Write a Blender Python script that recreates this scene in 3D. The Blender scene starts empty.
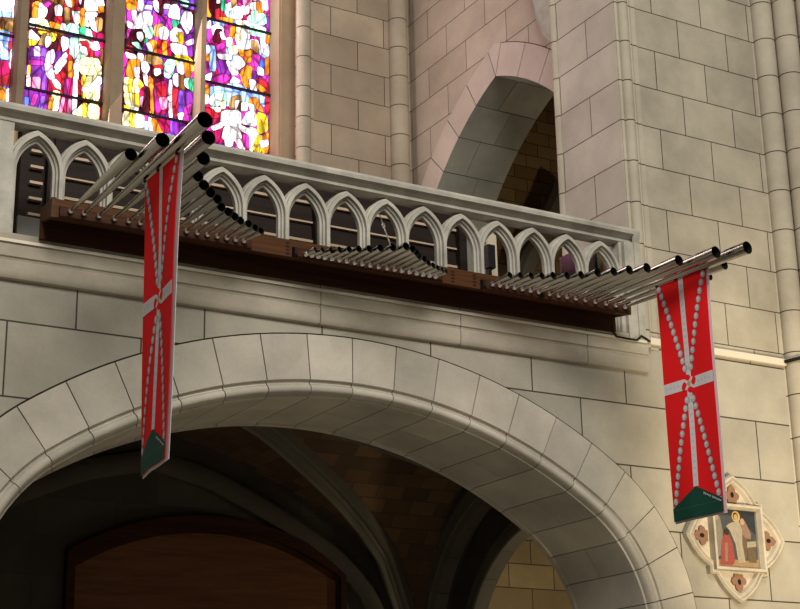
import bpy, bmesh, math, random
from mathutils import Vector, Matrix
random.seed(7)
S = bpy.context.scene
COL = S.collection
PI = math.pi

# ------------------------------------------------------------------ camera
F = 1556.96
YAW, PIT, ROL = 0.53239552, 0.30971306, -0.01962118
CAM = Vector((0, -12, 1.6))
cd = Vector((math.sin(YAW)*math.cos(PIT), math.cos(YAW)*math.cos(PIT), math.sin(PIT)))
r0 = Vector((math.cos(YAW), -math.sin(YAW), 0)); u0 = r0.cross(cd)
cr = r0*math.cos(ROL) + u0*math.sin(ROL)
cu = -r0*math.sin(ROL) + u0*math.cos(ROL)
cam = bpy.data.cameras.new('camera'); camo = bpy.data.objects.new('camera', cam); COL.objects.link(camo)
cam.sensor_fit = 'HORIZONTAL'; cam.sensor_width = 36; cam.lens = F/800*36
cam.clip_end = 200
M = Matrix((cr, cu, -cd)).transposed().to_4x4(); M.translation = CAM
camo.matrix_world = M
S.camera = camo
S.view_settings.view_transform = 'Standard'; S.view_settings.look = 'None'
S.view_settings.gamma = 1; S.view_settings.exposure = 0.0; S.view_settings.use_curve_mapping = False

def at(x, y, ax, c):
    """point of the plane (axis ax = c) measured at a pixel of the survey photograph"""
    v = cr*((x-400)/F) - cu*((y-304.5)/F) + cd
    return CAM + v*((c-CAM[ax])/v[ax])

# ------------------------------------------------------------------ materials
def newmat(name):
    m = bpy.data.materials.new(name); m.use_nodes = True
    nt = m.node_tree; b = nt.nodes['Principled BSDF']
    return m, nt, b
def N(nt, t, **k):
    n = nt.nodes.new(t)
    for a, v in k.items():
        if a in n.inputs: n.inputs[a].default_value = v
        else: setattr(n, a, v)
    return n
def math_n(nt, op, a, b=None):
    n = N(nt, 'ShaderNodeMath', operation=op)
    for i, q in enumerate((a, b)):
        if q is None: continue
        if isinstance(q, (int, float)): n.inputs[i].default_value = q
        else: nt.links.new(q, n.inputs[i])
    return n.outputs[0]
def mixc(nt, fac, a, b, mode='MIX'):
    n = N(nt, 'ShaderNodeMix', data_type='RGBA', blend_type=mode)
    for i, q in ((0, fac), (6, a), (7, b)):
        if isinstance(q, (int, float)): n.inputs[i].default_value = q
        elif isinstance(q, tuple): n.inputs[i].default_value = (*q, 1) if len(q) == 3 else q
        else: nt.links.new(q, n.inputs[i])
    return n.outputs[2]
def stain(nt, pos, col, amt=.25, scale=1.3):
    n1 = N(nt, 'ShaderNodeTexNoise', Scale=scale, Detail=5.0, Roughness=.6)
    nt.links.new(pos, n1.inputs['Vector'])
    r = N(nt, 'ShaderNodeMapRange'); r.inputs[1].default_value = .3; r.inputs[2].default_value = .7
    r.inputs[3].default_value = 1-amt; r.inputs[4].default_value = 1+amt*.55
    nt.links.new(n1.outputs[0], r.inputs[0])
    n2 = N(nt, 'ShaderNodeTexNoise', Scale=38.0, Detail=3.0); nt.links.new(pos, n2.inputs['Vector'])
    r2 = N(nt, 'ShaderNodeMapRange'); r2.inputs[3].default_value = .93; r2.inputs[4].default_value = 1.07
    nt.links.new(n2.outputs[0], r2.inputs[0])
    k = math_n(nt, 'MULTIPLY', r.outputs[0], r2.outputs[0])
    return mixc(nt, 1.0, col, k, 'MULTIPLY'), n2.outputs[0]
def stone(name, c1, c2, bw=.72, bh=.472, oz=.051, ou=0., mortar=.006, mc=(.05, .042, .03), rough=.85, uv=False, amt=.22, bump=.35):
    """ashlar: joints run level on every upright face (world position), or follow the UV of a vault web"""
    m, nt, b = newmat(name)
    geo = N(nt, 'ShaderNodeNewGeometry')
    pos = geo.outputs['Position']
    if uv:
        vec = N(nt, 'ShaderNodeTexCoord').outputs['UV']
    else:
        sp = N(nt, 'ShaderNodeSeparateXYZ'); nt.links.new(pos, sp.inputs[0])
        sn = N(nt, 'ShaderNodeSeparateXYZ'); nt.links.new(geo.outputs['True Normal'], sn.inputs[0])
        ay = math_n(nt, 'ABSOLUTE', sn.outputs[1]); ax = math_n(nt, 'ABSOLUTE', sn.outputs[0])
        f = math_n(nt, 'GREATER_THAN', ax, ay)
        mx = N(nt, 'ShaderNodeMix', data_type='FLOAT')
        nt.links.new(f, mx.inputs[0]); nt.links.new(sp.outputs[0], mx.inputs[2]); nt.links.new(sp.outputs[1], mx.inputs[3])
        cb = N(nt, 'ShaderNodeCombineXYZ')
        nt.links.new(math_n(nt, 'ADD', mx.outputs[0], -ou+50*bw), cb.inputs[0])
        nt.links.new(math_n(nt, 'SUBTRACT', sp.outputs[2], oz-4*bh), cb.inputs[1])
        vec = cb.outputs[0]
    br = N(nt, 'ShaderNodeTexBrick', offset=.5, offset_frequency=2, squash=1.0)
    nt.links.new(vec, br.inputs['Vector'])
    br.inputs['Color1'].default_value = (*c1, 1); br.inputs['Color2'].default_value = (*c2, 1); br.inputs['Mortar'].default_value = (*mc, 1)
    br.inputs['Scale'].default_value = 1; br.inputs['Mortar Size'].default_value = mortar; br.inputs['Mortar Smooth'].default_value = .15
    br.inputs['Bias'].default_value = 0; br.inputs['Brick Width'].default_value = bw; br.inputs['Row Height'].default_value = bh
    col, fine = stain(nt, pos, br.outputs['Color'], amt)
    nt.links.new(col, b.inputs['Base Color'])
    b.inputs['Roughness'].default_value = rough
    h = math_n(nt, 'MULTIPLY_ADD', br.outputs['Fac'], -1.0)
    hh = math_n(nt, 'ADD', h, math_n(nt, 'MULTIPLY', fine, .25))
    bp = N(nt, 'ShaderNodeBump', Strength=bump, Distance=.012); nt.links.new(hh, bp.inputs['Height'])
    nt.links.new(bp.outputs[0], b.inputs['Normal'])
    return m
def plainstone(name, c, amt=.2, island=.12, rough=.85, scale=1.6):
    m, nt, b = newmat(name)
    geo = N(nt, 'ShaderNodeNewGeometry')
    r = N(nt, 'ShaderNodeMapRange'); r.inputs[3].default_value = 1-island; r.inputs[4].default_value = 1+island
    nt.links.new(geo.outputs['Random Per Island'], r.inputs[0])
    c0 = mixc(nt, 1.0, c, r.outputs[0], 'MULTIPLY')
    col, fine = stain(nt, geo.outputs['Position'], c0, amt, scale)
    nt.links.new(col, b.inputs['Base Color']); b.inputs['Roughness'].default_value = rough
    bp = N(nt, 'ShaderNodeBump', Strength=.2, Distance=.006); nt.links.new(fine, bp.inputs['Height']); nt.links.new(bp.outputs[0], b.inputs['Normal'])
    return m
def wood(name, c1, c2, scale=(.7, 14, 14), rough=.45):
    m, nt, b = newmat(name)
    geo = N(nt, 'ShaderNodeNewGeometry')
    mp = N(nt, 'ShaderNodeMapping'); mp.inputs['Scale'].default_value = scale
    nt.links.new(geo.outputs['Position'], mp.inputs[0])
    n = N(nt, 'ShaderNodeTexNoise', Scale=1.6, Detail=6.0, Roughness=.65, Distortion=.6); nt.links.new(mp.outputs[0], n.inputs['Vector'])
    rp = N(nt, 'ShaderNodeMapRange'); rp.inputs[1].default_value = .3; rp.inputs[2].default_value = .7; nt.links.new(n.outputs[0], rp.inputs[0])
    nt.links.new(mixc(nt, rp.outputs[0], c1, c2), b.inputs['Base Color'])
    b.inputs['Roughness'].default_value = rough; b.inputs['Specular IOR Level'].default_value = .12
    bp = N(nt, 'ShaderNodeBump', Strength=.12, Distance=.004); nt.links.new(n.outputs[0], bp.inputs['Height']); nt.links.new(bp.outputs[0], b.inputs['Normal'])
    return m
def simple(name, c, rough=.7, metal=0., var=.06, scale=25.):
    m, nt, b = newmat(name)
    geo = N(nt, 'ShaderNodeNewGeometry')
    n = N(nt, 'ShaderNodeTexNoise', Scale=scale, Detail=3.0); nt.links.new(geo.outputs['Position'], n.inputs['Vector'])
    r = N(nt, 'ShaderNodeMapRange'); r.inputs[3].default_value = 1-var; r.inputs[4].default_value = 1+var; nt.links.new(n.outputs[0], r.inputs[0])
    nt.links.new(mixc(nt, 1.0, c, r.outputs[0], 'MULTIPLY'), b.inputs['Base Color'])
    b.inputs['Roughness'].default_value = rough; b.inputs['Metallic'].default_value = metal
    if metal == 0: b.inputs['Specular IOR Level'].default_value = .25
    return m
def glassmat(name, c, lo):
    """a piece of coloured glass with daylight behind it, cut by thin leads"""
    m, nt, b = newmat(name)
    geo = N(nt, 'ShaderNodeNewGeometry')
    mp = N(nt, 'ShaderNodeMapping'); mp.inputs['Scale'].default_value = (9.5, 1, 3.6); mp.inputs['Rotation'].default_value = (0, .25, 0)
    nt.links.new(geo.outputs['Position'], mp.inputs[0])
    n = N(nt, 'ShaderNodeTexNoise', Scale=1.3, Detail=2.0); nt.links.new(mp.outputs[0], n.inputs['Vector'])
    r = N(nt, 'ShaderNodeMapRange'); r.inputs[1].default_value = .34; r.inputs[2].default_value = .66
    r.inputs[3].default_value = lo; r.inputs[4].default_value = 1.6; nt.links.new(n.outputs[0], r.inputs[0])
    v = N(nt, 'ShaderNodeTexVoronoi', feature='DISTANCE_TO_EDGE', Scale=.72); nt.links.new(mp.outputs[0], v.inputs['Vector'])
    e = N(nt, 'ShaderNodeMapRange'); e.inputs[1].default_value = .025; e.inputs[2].default_value = .075
    e.inputs[3].default_value = .28; e.inputs[4].default_value = 1.; nt.links.new(v.outputs['Distance'], e.inputs[0])
    b.inputs['Base Color'].default_value = (*[min(.3, q*.1) for q in c], 1); b.inputs['Roughness'].default_value = .2
    b.inputs['Emission Color'].default_value = (*c, 1)
    nt.links.new(math_n(nt, 'MULTIPLY', r.outputs[0], e.outputs[0]), b.inputs['Emission Strength'])
    return m

C_ST = (.46, .42, .335)
MT = dict(
    ashlar=stone('ashlar', (.455, .415, .325), (.385, .352, .275), .72, .472, .051, .33, amt=.3),
    spandrel=stone('spandrel ashlar', (.41, .385, .32), (.34, .32, .265), 1.15, .63, .345, -.08, mortar=.008),
    pier=stone('pier ashlar', (.48, .435, .37), (.43, .39, .33), 1.06, .472, .051, -.03),
    backw=stone('back wall ashlar', (.48, .39, .295), (.36, .285, .21), .84, .445, .135, .23),
    sidew=stone('side wall ashlar', (.47, .39, .32), (.40, .325, .26), .95, .445, .135, .3),
    shaft=stone('shaft stone', (.45, .41, .325), (.45, .41, .325), 90., .472, .051, 30., mortar=.007),
    shaftb=stone('back shaft stone', (.44, .375, .29), (.44, .375, .29), 90., .445, .135, 30., mortar=.007),
    cornice=stone('cornice stone', (.45, .415, .335), (.40, .365, .29), 1.5, 5., -1., .2, mortar=.004, amt=.3),
    vous=plainstone('voussoir stone', (.50, .47, .395), .22, .14),
    rollst=plainstone('roll moulding stone', (.47, .435, .345), island=.05),
    joint=simple('joint mortar', (.05, .043, .032), .95),
    bal=plainstone('balustrade stone', (.44, .425, .37), .32, .05, scale=3.5),
    grey=plainstone('grey arch stone', (.36, .37, .32), .25, .16),
    vousup=plainstone('arch stone with pink window light', (.50, .415, .36), .15, .1),  # arch stone with the window's pink light mixed into its colour
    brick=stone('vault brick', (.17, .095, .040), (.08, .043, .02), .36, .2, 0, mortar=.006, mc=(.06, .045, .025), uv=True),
    brickw=stone('chapel brick', (.36, .25, .115), (.24, .15, .065), .46, .21, .06, mortar=.007, mc=(.06, .045, .025)),
    brickl=stone('aisle stone', (.46, .36, .20), (.30, .225, .12), .75, .33, .06, mortar=.008, mc=(.08, .06, .035)),
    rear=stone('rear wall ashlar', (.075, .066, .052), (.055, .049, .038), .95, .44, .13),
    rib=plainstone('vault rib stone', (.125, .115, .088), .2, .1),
    ribd=plainstone('shade-toned wall rib stone', (.085, .078, .055), .3, .15),  # rib stone darkened, the shade under the gallery put into its colour
    floor=stone('floor slabs', (.42, .38, .31), (.36, .33, .27), 1, 1, 0, uv=True),
    mull=plainstone('mullion stone', (.36, .27, .18), .2, .05),
    wood=wood('dark oak', (.028, .010, .005), (.065, .023, .009), rough=.6),
    woodtop=wood('oak board', (.045, .017, .007), (.10, .039, .014), rough=.6),
    woodend=wood('oak end grain', (.05, .021, .01), (.09, .04, .017)),
    louvre=wood('dark stained slat', (.012, .008, .007), (.026, .017, .014), rough=.6),
    pale=wood('pale slat edge', (.45, .34, .24), (.58, .46, .34)),
    ochre=wood('ochre timber', (.30, .19, .07), (.42, .28, .11), (14, 14, .7)),
    door=wood('door oak', (.12, .05, .024), (.21, .09, .042), (.7, 9, 9), .5),
    metal=simple('polished pipe metal', (.46, .44, .40), .24, 1., .05, 9),
    foot=simple('bright pipe foot metal', (.92, .92, .92), .3, 1., .03),
    black=simple('matt black and painted hollow shade', (.006, .006, .006), .7),  # matt black; also paints the dark inside pipe mouths and trefoil holes
    brass=simple('banner rod brass', (.55, .48, .34), .3, 1.),
    red=simple('red banner cloth', (.88, .010, .014), .9, 0, .04, 60),
    white=simple('white banner print', (.72, .70, .74), .8, 0, .10, 90),
    lining=simple('white banner lining', (.74, .66, .70), .8, 0, .05),
    pattern=simple('faint woven print', (.60, .55, .62), .8),
    beadg=simple('grey bead print', (.50, .51, .54), .8, 0, .08),
    beadd=simple('dark bead print', (.25, .20, .22), .8),
    hem=simple('dark green hem cloth', (.008, .065, .045), .75, 0, .08),
    hemline=simple('green hem stitching', (.03, .13, .10), .8),
    gold=simple('tan print', (.55, .38, .16), .8),
    trim=simple('white painted conduit', (.72, .66, .54), .5),
    greyp=simple('grey painted panel', (.28, .29, .27), .6),
    whitep=simple('cream painted post', (.55, .50, .38), .6),
    purple=wood('purple brown board', (.10, .04, .07), (.15, .065, .10)),
    terra=simple('terracotta tracery', (.22, .12, .075), .8, 0, .12),
    frame=plainstone('cream plaque stone', (.47, .425, .34), .25, .03, scale=6),
    lead=simple('lead and saddle bars', (.012, .010, .012), .6),
)
GC = dict(w=(1.75, 1.6, 1.7), p=(1.9, 1.75, .85), y=(1.7, 1.15, .06), o=(1.45, .42, .03), r=(.75, .025, .045), c=(.62, .012, .13),
          m=(.85, .05, .55), u=(.28, .03, .42), v=(.36, .10, .95), l=(1.5, 1.0, 1.75), b=(.12, .22, 1.2), s=(.55, .85, 1.8), g=(.06, .62, .30),
          n=(.75, 1.7, 1.15), k=(.10, .008, .02), t=(.75, .40, .13), h=(.30, .10, .03), i=(1.6, .40, .75), q=(1.9, 1.35, 1.4))
for k_, c_ in GC.items(): MT['g_'+k_] = glassmat('stained glass '+k_, tuple(q*1.3 for q in c_), (.42 if k_ == 'w' else .55) if k_ in 'wlsnq' else .3)

# ------------------------------------------------------------------ mesh helpers
def link(name, bm, mats, parent=None, kind=None, smooth=None, loc=None):
    me = bpy.data.meshes.new(name)
    bmesh.ops.recalc_face_normals(bm, faces=bm.faces[:])
    off = Vector((0, 0, 0))
    if parent is not None: off = Vector(parent['_loc'])
    elif loc is not None: off = Vector(loc)
    if off.length: bmesh.ops.translate(bm, vec=-off, verts=bm.verts[:])
    if smooth is not None:
        for f in bm.faces: f.smooth = True
        for e in bm.edges:
            if len(e.link_faces) == 2 and e.calc_face_angle(0) > smooth: e.smooth = False
    bm.to_mesh(me); bm.free()
    for m in (mats if isinstance(mats, (list, tuple)) else [mats]): me.materials.append(MT[m])
    o = bpy.data.objects.new(name, me); COL.objects.link(o)
    if parent is not None:
        o.parent = parent
        if '_loc' in parent: o['_loc'] = (0, 0, 0) if False else tuple(parent['_loc'])
    else:
        o.location = off; o['_loc'] = tuple(off)
    if kind: o['kind'] = kind
    return o
def thing(name, label, cat, loc=(0, 0, 0), group=None):
    o = bpy.data.objects.new(name, None); COL.objects.link(o); o.location = loc; o['_loc'] = tuple(loc)
    o.empty_display_size = .1
    tag(o, label, cat, group); return o
def tag(o, label, cat, group=None):
    o['label'] = label; o['category'] = cat
    if group: o['group'] = group
    return o
def child(name, bm, mat, parent, smooth=None):
    return link(name, bm, mat, parent, None, smooth)
def struct(name, bm, mat, smooth=None, parent=None):
    return link(name, bm, mat, parent, None if parent else 'structure', smooth)
def B(): return bmesh.new()
def box(bm, x0, x1, y0, y1, z0, z1, mi=0):
    v = [bm.verts.new((x, y, z)) for x in (x0, x1) for y in (y0, y1) for z in (z0, z1)]
    for q in ((0, 1, 3, 2), (4, 6, 7, 5), (0, 4, 5, 1), (2, 3, 7, 6), (0, 2, 6, 4), (1, 5, 7, 3)):
        bm.faces.new([v[i] for i in q]).material_index = mi
def prism(bm, pts, fn, a, b, mi=0, caps=True):
    """extrude the 2-D polygon pts from a to b; fn(p, t) places a point"""
    A = [bm.verts.new(fn(p, a)) for p in pts]; Bv = [bm.verts.new(fn(p, b)) for p in pts]
    n = len(pts)
    for i in range(n):
        j = (i+1) % n
        bm.faces.new((A[i], A[j], Bv[j], Bv[i])).material_index = mi
    if caps:
        bm.faces.new(A[::-1]).material_index = mi; bm.faces.new(Bv).material_index = mi
fXZ = lambda p, t: (p[0], t, p[1])      # polygon in the plane of the front wall
fYZ = lambda p, t: (t, p[0], p[1])      # polygon in the plane of a side wall
fXY = lambda p, t: (p[0], p[1], t)      # plan polygon, upright extrusion
def basis(d):
    d = Vector(d).normalized(); a = Vector((0, 0, 1)) if abs(d.z) < .9 else Vector((1, 0, 0))
    e = d.cross(a).normalized(); return d, e, e.cross(d)
def lathe(bm, p, d, prof, n=16, mi=0, cap0=True, cap1=True):
    d, e, f = basis(d); p = Vector(p); rings = []
    for s, r in prof:
        rings.append([bm.verts.new(p+d*s+(e*math.cos(2*PI*k/n)+f*math.sin(2*PI*k/n))*r) for k in range(n)])
    for a, b in zip(rings, rings[1:]):
        for k in range(n):
            bm.faces.new((a[k], a[(k+1) % n], b[(k+1) % n], b[k])).material_index = mi
    if cap0: bm.faces.new(rings[0][::-1]).material_index = mi
    if cap1: bm.faces.new(rings[-1]).material_index = mi
def tube(bm, pts, r, n=8, mi=0):
    pts = [Vector(p) for p in pts]; rings = []
    for i, p in enumerate(pts):
        d = (pts[min(i+1, len(pts)-1)]-pts[max(i-1, 0)])
        d, e, f = basis(d)
        rr = r[i] if isinstance(r, (list, tuple)) else r
        rings.append([bm.verts.new(p+(e*math.cos(2*PI*k/n)+f*math.sin(2*PI*k/n))*rr) for k in range(n)])
    for a, b in zip(rings, rings[1:]):
        for k in range(n): bm.faces.new((a[k], a[(k+1) % n], b[(k+1) % n], b[k])).material_index = mi
    bm.faces.new(rings[0][::-1]).material_index = mi; bm.faces.new(rings[-1]).material_index = mi
def sweep(bm, pts, sec, up=Vector((0, 1, 0)), mi=0):
    """sweep a closed section (side, up) along a 3-D polyline"""
    pts = [Vector(p) for p in pts]; rings = []
    for i, p in enumerate(pts):
        d = (pts[min(i+1, len(pts)-1)]-pts[max(i-1, 0)]).normalized()
        s = d.cross(up).normalized(); w = s.cross(d).normalized()
        rings.append([bm.verts.new(p+s*a+w*b) for a, b in sec])
    m = len(sec)
    for a, b in zip(rings, rings[1:]):
        for k in range(m): bm.faces.new((a[k], a[(k+1) % m], b[(k+1) % m], b[k])).material_index = mi
    bm.faces.new(rings[0][::-1]); bm.faces.new(rings[-1])

class Arcs:
    """chain of arcs (cx, cz, R, a0, a1); point at arc length s with outward offset o"""
    def __init__(s, arcs):
        s.a = arcs; s.l = [abs(q[4]-q[3])*q[2] for q in arcs]; s.len = sum(s.l)
    def at(s, t, o=0):
        t = min(max(t, 0), s.len)
        for q, l in zip(s.a, s.l):
            if t <= l+1e-9: break
            t -= l
        ang = q[3]+(q[4]-q[3])*min(1, t/l)
        return (q[0]+(q[2]+o)*math.cos(ang), q[1]+(q[2]+o)*math.sin(ang))
def ring(bm, arcs, sec, fn, n, gap=.006, sub=4, start=0., end=None, mi=0):
    """n voussoirs with the closed section sec [(offset, depth)] along the arcs"""
    end = arcs.len if end is None else end
    for k in range(n):
        s0 = start+(end-start)*k/n+gap; s1 = start+(end-start)*(k+1)/n-gap
        secs = sec(k) if callable(sec) else [sec]
        for sc in secs:
            R = []
            for i in range(sub+1):
                t = s0+(s1-s0)*i/sub
                R.append([bm.verts.new(fn(arcs.at(t, o), d)) for o, d in sc])
            m = len(sc)
            for a, b in zip(R, R[1:]):
                for q in range(m): bm.faces.new((a[q], a[(q+1) % m], b[(q+1) % m], b[q])).material_index = mi
            bm.faces.new(R[0][::-1]).material_index = mi; bm.faces.new(R[-1]).material_index = mi

# ================================================================== SETTING
# --- great arch in the gallery front: three-centred, centre X 6.55
AX, ZT = 6.55, 5.65
th = math.radians(34.5)
Zs, xo = 3.07, 1.87
R1, R2 = 5.3, 2.0
c1z = ZT-R1
big = Arcs([(AX+xo, Zs, R2, 0, PI/2-th), (AX, c1z, R1, PI/2-th, PI/2+th), (AX-xo, Zs, R2, PI/2+th, PI)])
WIN, WOUT = -.44, -.02
bm = B()
curve = [big.at(big.len*i/64, .016) for i in range(65)]
poly = [(AX+xo+R2+.016, 0)] + curve + [(AX-xo-R2-.016, 0), (1.6, 0), (1.6, 6.0), (9.86, 6.0), (9.86, 14.), (11.95, 14.), (11.95, 0)]
prism(bm, [p for p in poly], fXZ, 0, 1.12)
bmesh.ops.recalc_face_normals(bm, faces=bm.faces[:])
for f in bm.faces:
    c = f.calc_center_median()
wf = struct('wall_front', bm, ['ashlar', 'spandrel', 'pier'])
# upright pier above the gallery keeps the small courses; the arch front has the tall ones: separate slab 1 mm proud is avoided by splitting the face
me = wf.data
bm = B(); bm.from_mesh(me)
for zc in (6.12,):
    bmesh.ops.bisect_plane(bm, geom=bm.verts[:]+bm.edges[:]+bm.faces[:], plane_co=(0, 0, zc), plane_no=(0, 0, 1))
for f in bm.faces:
    c = f.calc_center_median()
    if c.z < 6.12: f.material_index = 1
    elif abs(f.normal.x) > .7: f.material_index = 2
bm.to_mesh(me); bm.free()
# --- voussoirs of the great arch
def bigsec(k):
    face = [(0, .02), (0, -.012), (-.40, -.012), (-.415, .015), (-.425, .02), (-.432, .0)]
    face += [(-.48+.052*math.cos(a), .035-.052*math.sin(a)) for a in [PI*.8*i/8+.25 for i in range(9)]]
    face = [(0, .5), (0, -.012), (-.415, -.012), (-.422, .012), (-.44, .020), (-.452, .012)]
    face += [(-.495+.038*math.cos(a), .026-.038*math.sin(a)) for a in [.3+i*(PI-.6)/7 for i in range(8)]]
    face += [(-.540, .030), (-.544, .062), (-.562, .066), (-.566, .085)]
    if k % 2: return [face + [(-.565, 1.135), (-.585, 1.14), (-.585, 1.2), (0, 1.2)]]
    return [face + [(-.565, .60), (0, .60)], [(0, .608), (-.565, .608), (-.565, 1.135), (-.585, 1.14), (-.585, 1.2), (0, 1.2)]]
bm = B()
nv = 22
ring(bm, big, bigsec, fXZ, nv, .0055, 5)
lower = []
struct('trim_1', bm, 'vous', math.radians(35))
bm = B()    # mortar bed behind the voussoir joints
ring(bm, big, [(.03, .012), (-.405, .012), (-.41, .05), (-.54, .085), (-.552, .12), (-.552, 1.19), (.03, 1.19)], fXZ, 1, 0, 90)
struct('trim_2', bm, 'joint')
bm = B()    # jambs below the springing
for sx in (1, -1):
    x0 = AX+sx*(xo+R2); x1 = AX+sx*(xo+R2-.565)
    for i in range(6):
        z0, z1 = Zs-(i+1)*.51+.006, Zs-i*.51-.006
        box(bm, min(x0, x1), max(x0, x1), -.012, 1.2, max(0, z0), z1)
struct('trim_3', bm, 'vous')
# --- cornice ledge
bm = B()
prof = [(.0, 6.056), (-.078, 6.056), (-.08, 6.036), (-.066, 6.03), (-.066, 5.918), (-.052, 5.908), (-.045, 5.888), (-.060, 5.878),
        (-.060, 5.79), (-.056, 5.757), (-.042, 5.737), (0, 5.730)]
prism(bm, prof, fYZ, 1.6, 9.975)
struct('trim_4', bm, 'cornice', math.radians(30))
bm = B()
box(bm, 1.6, 9.95, -.084, -.06, 6.034, 6.060)
struct('trim_5', bm, 'trim')
# --- white trunking along the pier, from the ledge to the corner shafts
bm = B(); box(bm, 9.98, 11.905, -.045, .0, 6.045, 6.118)
struct('trim_6', bm, 'trim')
# --- corner roll of the pier and its fillets
bm = B()
lathe(bm, (9.985, -.005, 6.0), (0, 0, 1), [(0, .062), (8, .062)], 20)
struct('trim_7', bm, 'shaft', math.radians(40))
bm = B()
prism(bm, [(9.872, .02), (9.872, -.012), (9.90, -.02), (9.93, .0), (9.93, .02)], fXY, 6.0, 14)
prism(bm, [(10.045, .02), (10.05, -.006), (10.075, -.016), (10.10, -.006), (10.155, -.012), (10.175, .02)], fXY, 6.0, 14)
struct('trim_8', bm, 'shaft')
bm = B()
lathe(bm, (9.885, 1.1, 6.0), (0, 0, 1), [(0, .055), (8, .055)], 16)
struct('trim_9', bm, 'shaft', math.radians(40))
# --- clustered shafts at the right corner
for i, (sx, sy, r) in enumerate(((12.035, -.055, .125), (12.215, -.24, .13), (12.40, -.42, .12))):
    bm = B(); lathe(bm, (sx, sy, 0), (0, 0, 1), [(0, r), (14, r)], 24)
    struct('trim_%d' % (10+i), bm, 'shaft', math.radians(40))
bm = B(); prism(bm, [(11.9, 1.1), (11.9, .0), (12.06, -.02), (12.3, -.2), (12.5, -.42), (12.6, -1.4), (14., -1.4), (14., 1.1)], fXY, 0, 14)
struct('wall_right', bm, 'shaft')
# --- gallery floor / ceiling of the aisle below / roofs
bm = B(); box(bm, 1.6, 10.3, 1.12, 5.2, 6.02, 6.1); box(bm, 10.3, 17, .9, 8, 6.02, 6.1); struct('floor_gallery', bm, 'floor')
bm = B(); box(bm, -14, 22, -30, 9, -.2, 0)
uvl = bm.loops.layers.uv.new('UVMap')
for f in bm.faces:
    for l in f.loops: l[uvl].uv = (l.vert.co.x, l.vert.co.y)
struct('floor', bm, 'floor')
bm = B(); box(bm, 1.6, 17, -.2, 8, 14, 14.2); struct('ceiling_gallery', bm, 'rib')
# --- back wall of the gallery, with the window opening X 3.83..8.45
bm = B()
box(bm, 8.66, 10.3, 5.1, 6.2, 6.1, 14)
struct('wall_back', bm, 'backw')
bm = B()
box(bm, 1.6, 8.66, 5.3, 6.2, 6.1, 8.3)
box(bm, 1.6, 3.80, 5.3, 6.2, 8.3, 14)
box(bm, 8.45, 8.66, 5.42, 6.2, 8.3, 14)
box(bm, 3.80, 8.45, 5.32, 6.2, 13.2, 14)
struct('wall_window', bm, 'mull')
bm = B(); lathe(bm, (8.64, 5.12, 6.1), (0, 0, 1), [(0, .1), (7.9, .1)], 20); struct('trim_13', bm, 'shaftb', math.radians(40))
bm = B(); prism(bm, [(8.70, 5.12), (8.735, 5.07), (8.765, 5.07), (8.785, 5.11)], fXY, 6.1, 14); struct('trim_14', bm, 'shaftb')
bm = B(); lathe(bm, (10.10, 5.06, 6.1), (0, 0, 1), [(0, .135), (7.9, .135)], 24); struct('trim_15', bm, 'shaftb', math.radians(40))
# --- left end wall of the gallery bay and of the aisle
bm = B(); box(bm, 1.3, 1.6, 0, 6.2, 0, 14); struct('wall_left', bm, 'rear')
# --- side wall (facing left) with the pointed arch over the gallery
def pointed(cy, ztop, dx, dz, R, span):
    """right and left arcs of a pointed arch, apex (cy, ztop); centres dx across and dz below"""
    a_ap = math.atan2(dz, dx)
    a_lo = math.acos(min(1, (span+dx)/R))
    return (Arcs([(cy-dx, ztop-dz, R, a_lo, a_ap)]), Arcs([(cy+dx, ztop-dz, R, PI-a_ap, PI-a_lo)]))
UY, UZ = 2.95, 10.44
ra, la = pointed(UY, UZ, 1.3, 3.5, 3.734, 1.95)
oc = [ra.at(ra.len*i/20, .442) for i in range(21)] + [la.at(la.len*i/20, .442) for i in range(21)]
bm = B()
poly = [(5.15, 6.1), (5.15, 14), (.9, 14), (.9, 6.1), (oc[0][0], 6.1)] + oc + [(oc[-1][0], 6.1)]
# keep the pier side closed
poly = [(5.35, 6.1), (5.35, 14), (.3, 14), (.3, 6.1), (.58, 6.1)] + [p for p in oc[::-1] if p[0] > .58] + [(oc[0][0], 6.1)]
prism(bm, poly, fYZ, 10.3, 11.25)
struct('wall_side', bm, 'sidew')
def upsec(k):
    a = [(.43, -.006), (0, -.006), (0, .55), (.43, .55)] if k % 2 else [(.43, -.006), (0, -.006), (0, .34), (.43, .34)]
    b = [(.43, .558), (0, .558), (0, .95), (.43, .95)] if k % 2 else [(.43, .348), (0, .348), (0, .95), (.43, .95)]
    return [a, b]
fS = lambda p, t: (10.3+t, p[0], p[1])
bm = B()
ring(bm, ra, upsec, fS, 5, .006, 5); ring(bm, la, upsec, fS, 5, .006, 5)
e0, e1 = ra.at(ra.len, .43), la.at(0, .43)
prism(bm, [(UY, UZ+.012), (e0[0]-.006, e0[1]), (UY, UZ+.47), (e1[0]+.006, e1[1])], lambda p, t: (10.3+t, p[0], p[1]), -.006, .95)
for f in bm.faces:
    c = f.calc_center_median()
    if c.x > 10.3: f.material_index = 1
struct('trim_16', bm, ['vousup', 'grey'], math.radians(35))
bm = B()
ring(bm, ra, [(.46, .010), (.012, .010), (.012, .94), (.46, .94)], fS, 1, 0, 24); ring(bm, la, [(.46, .010), (.012, .010), (.012, .94), (.46, .94)], fS, 1, 0, 24)
struct('trim_17', bm, 'joint')
bm = B()
for sgn, a in ((1, la.at(la.len)), (-1, ra.at(0))):
    y0, y1 = a[0], a[0]+sgn*.43
    n = 5; h = (a[1]-6.1)/n
    for i in range(n): box(bm, 10.294, 11.25, min(y0, y1), max(y0, y1), 6.1+i*h+.006, 6.1+(i+1)*h-.006)
struct('trim_18', bm, 'grey')
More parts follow.
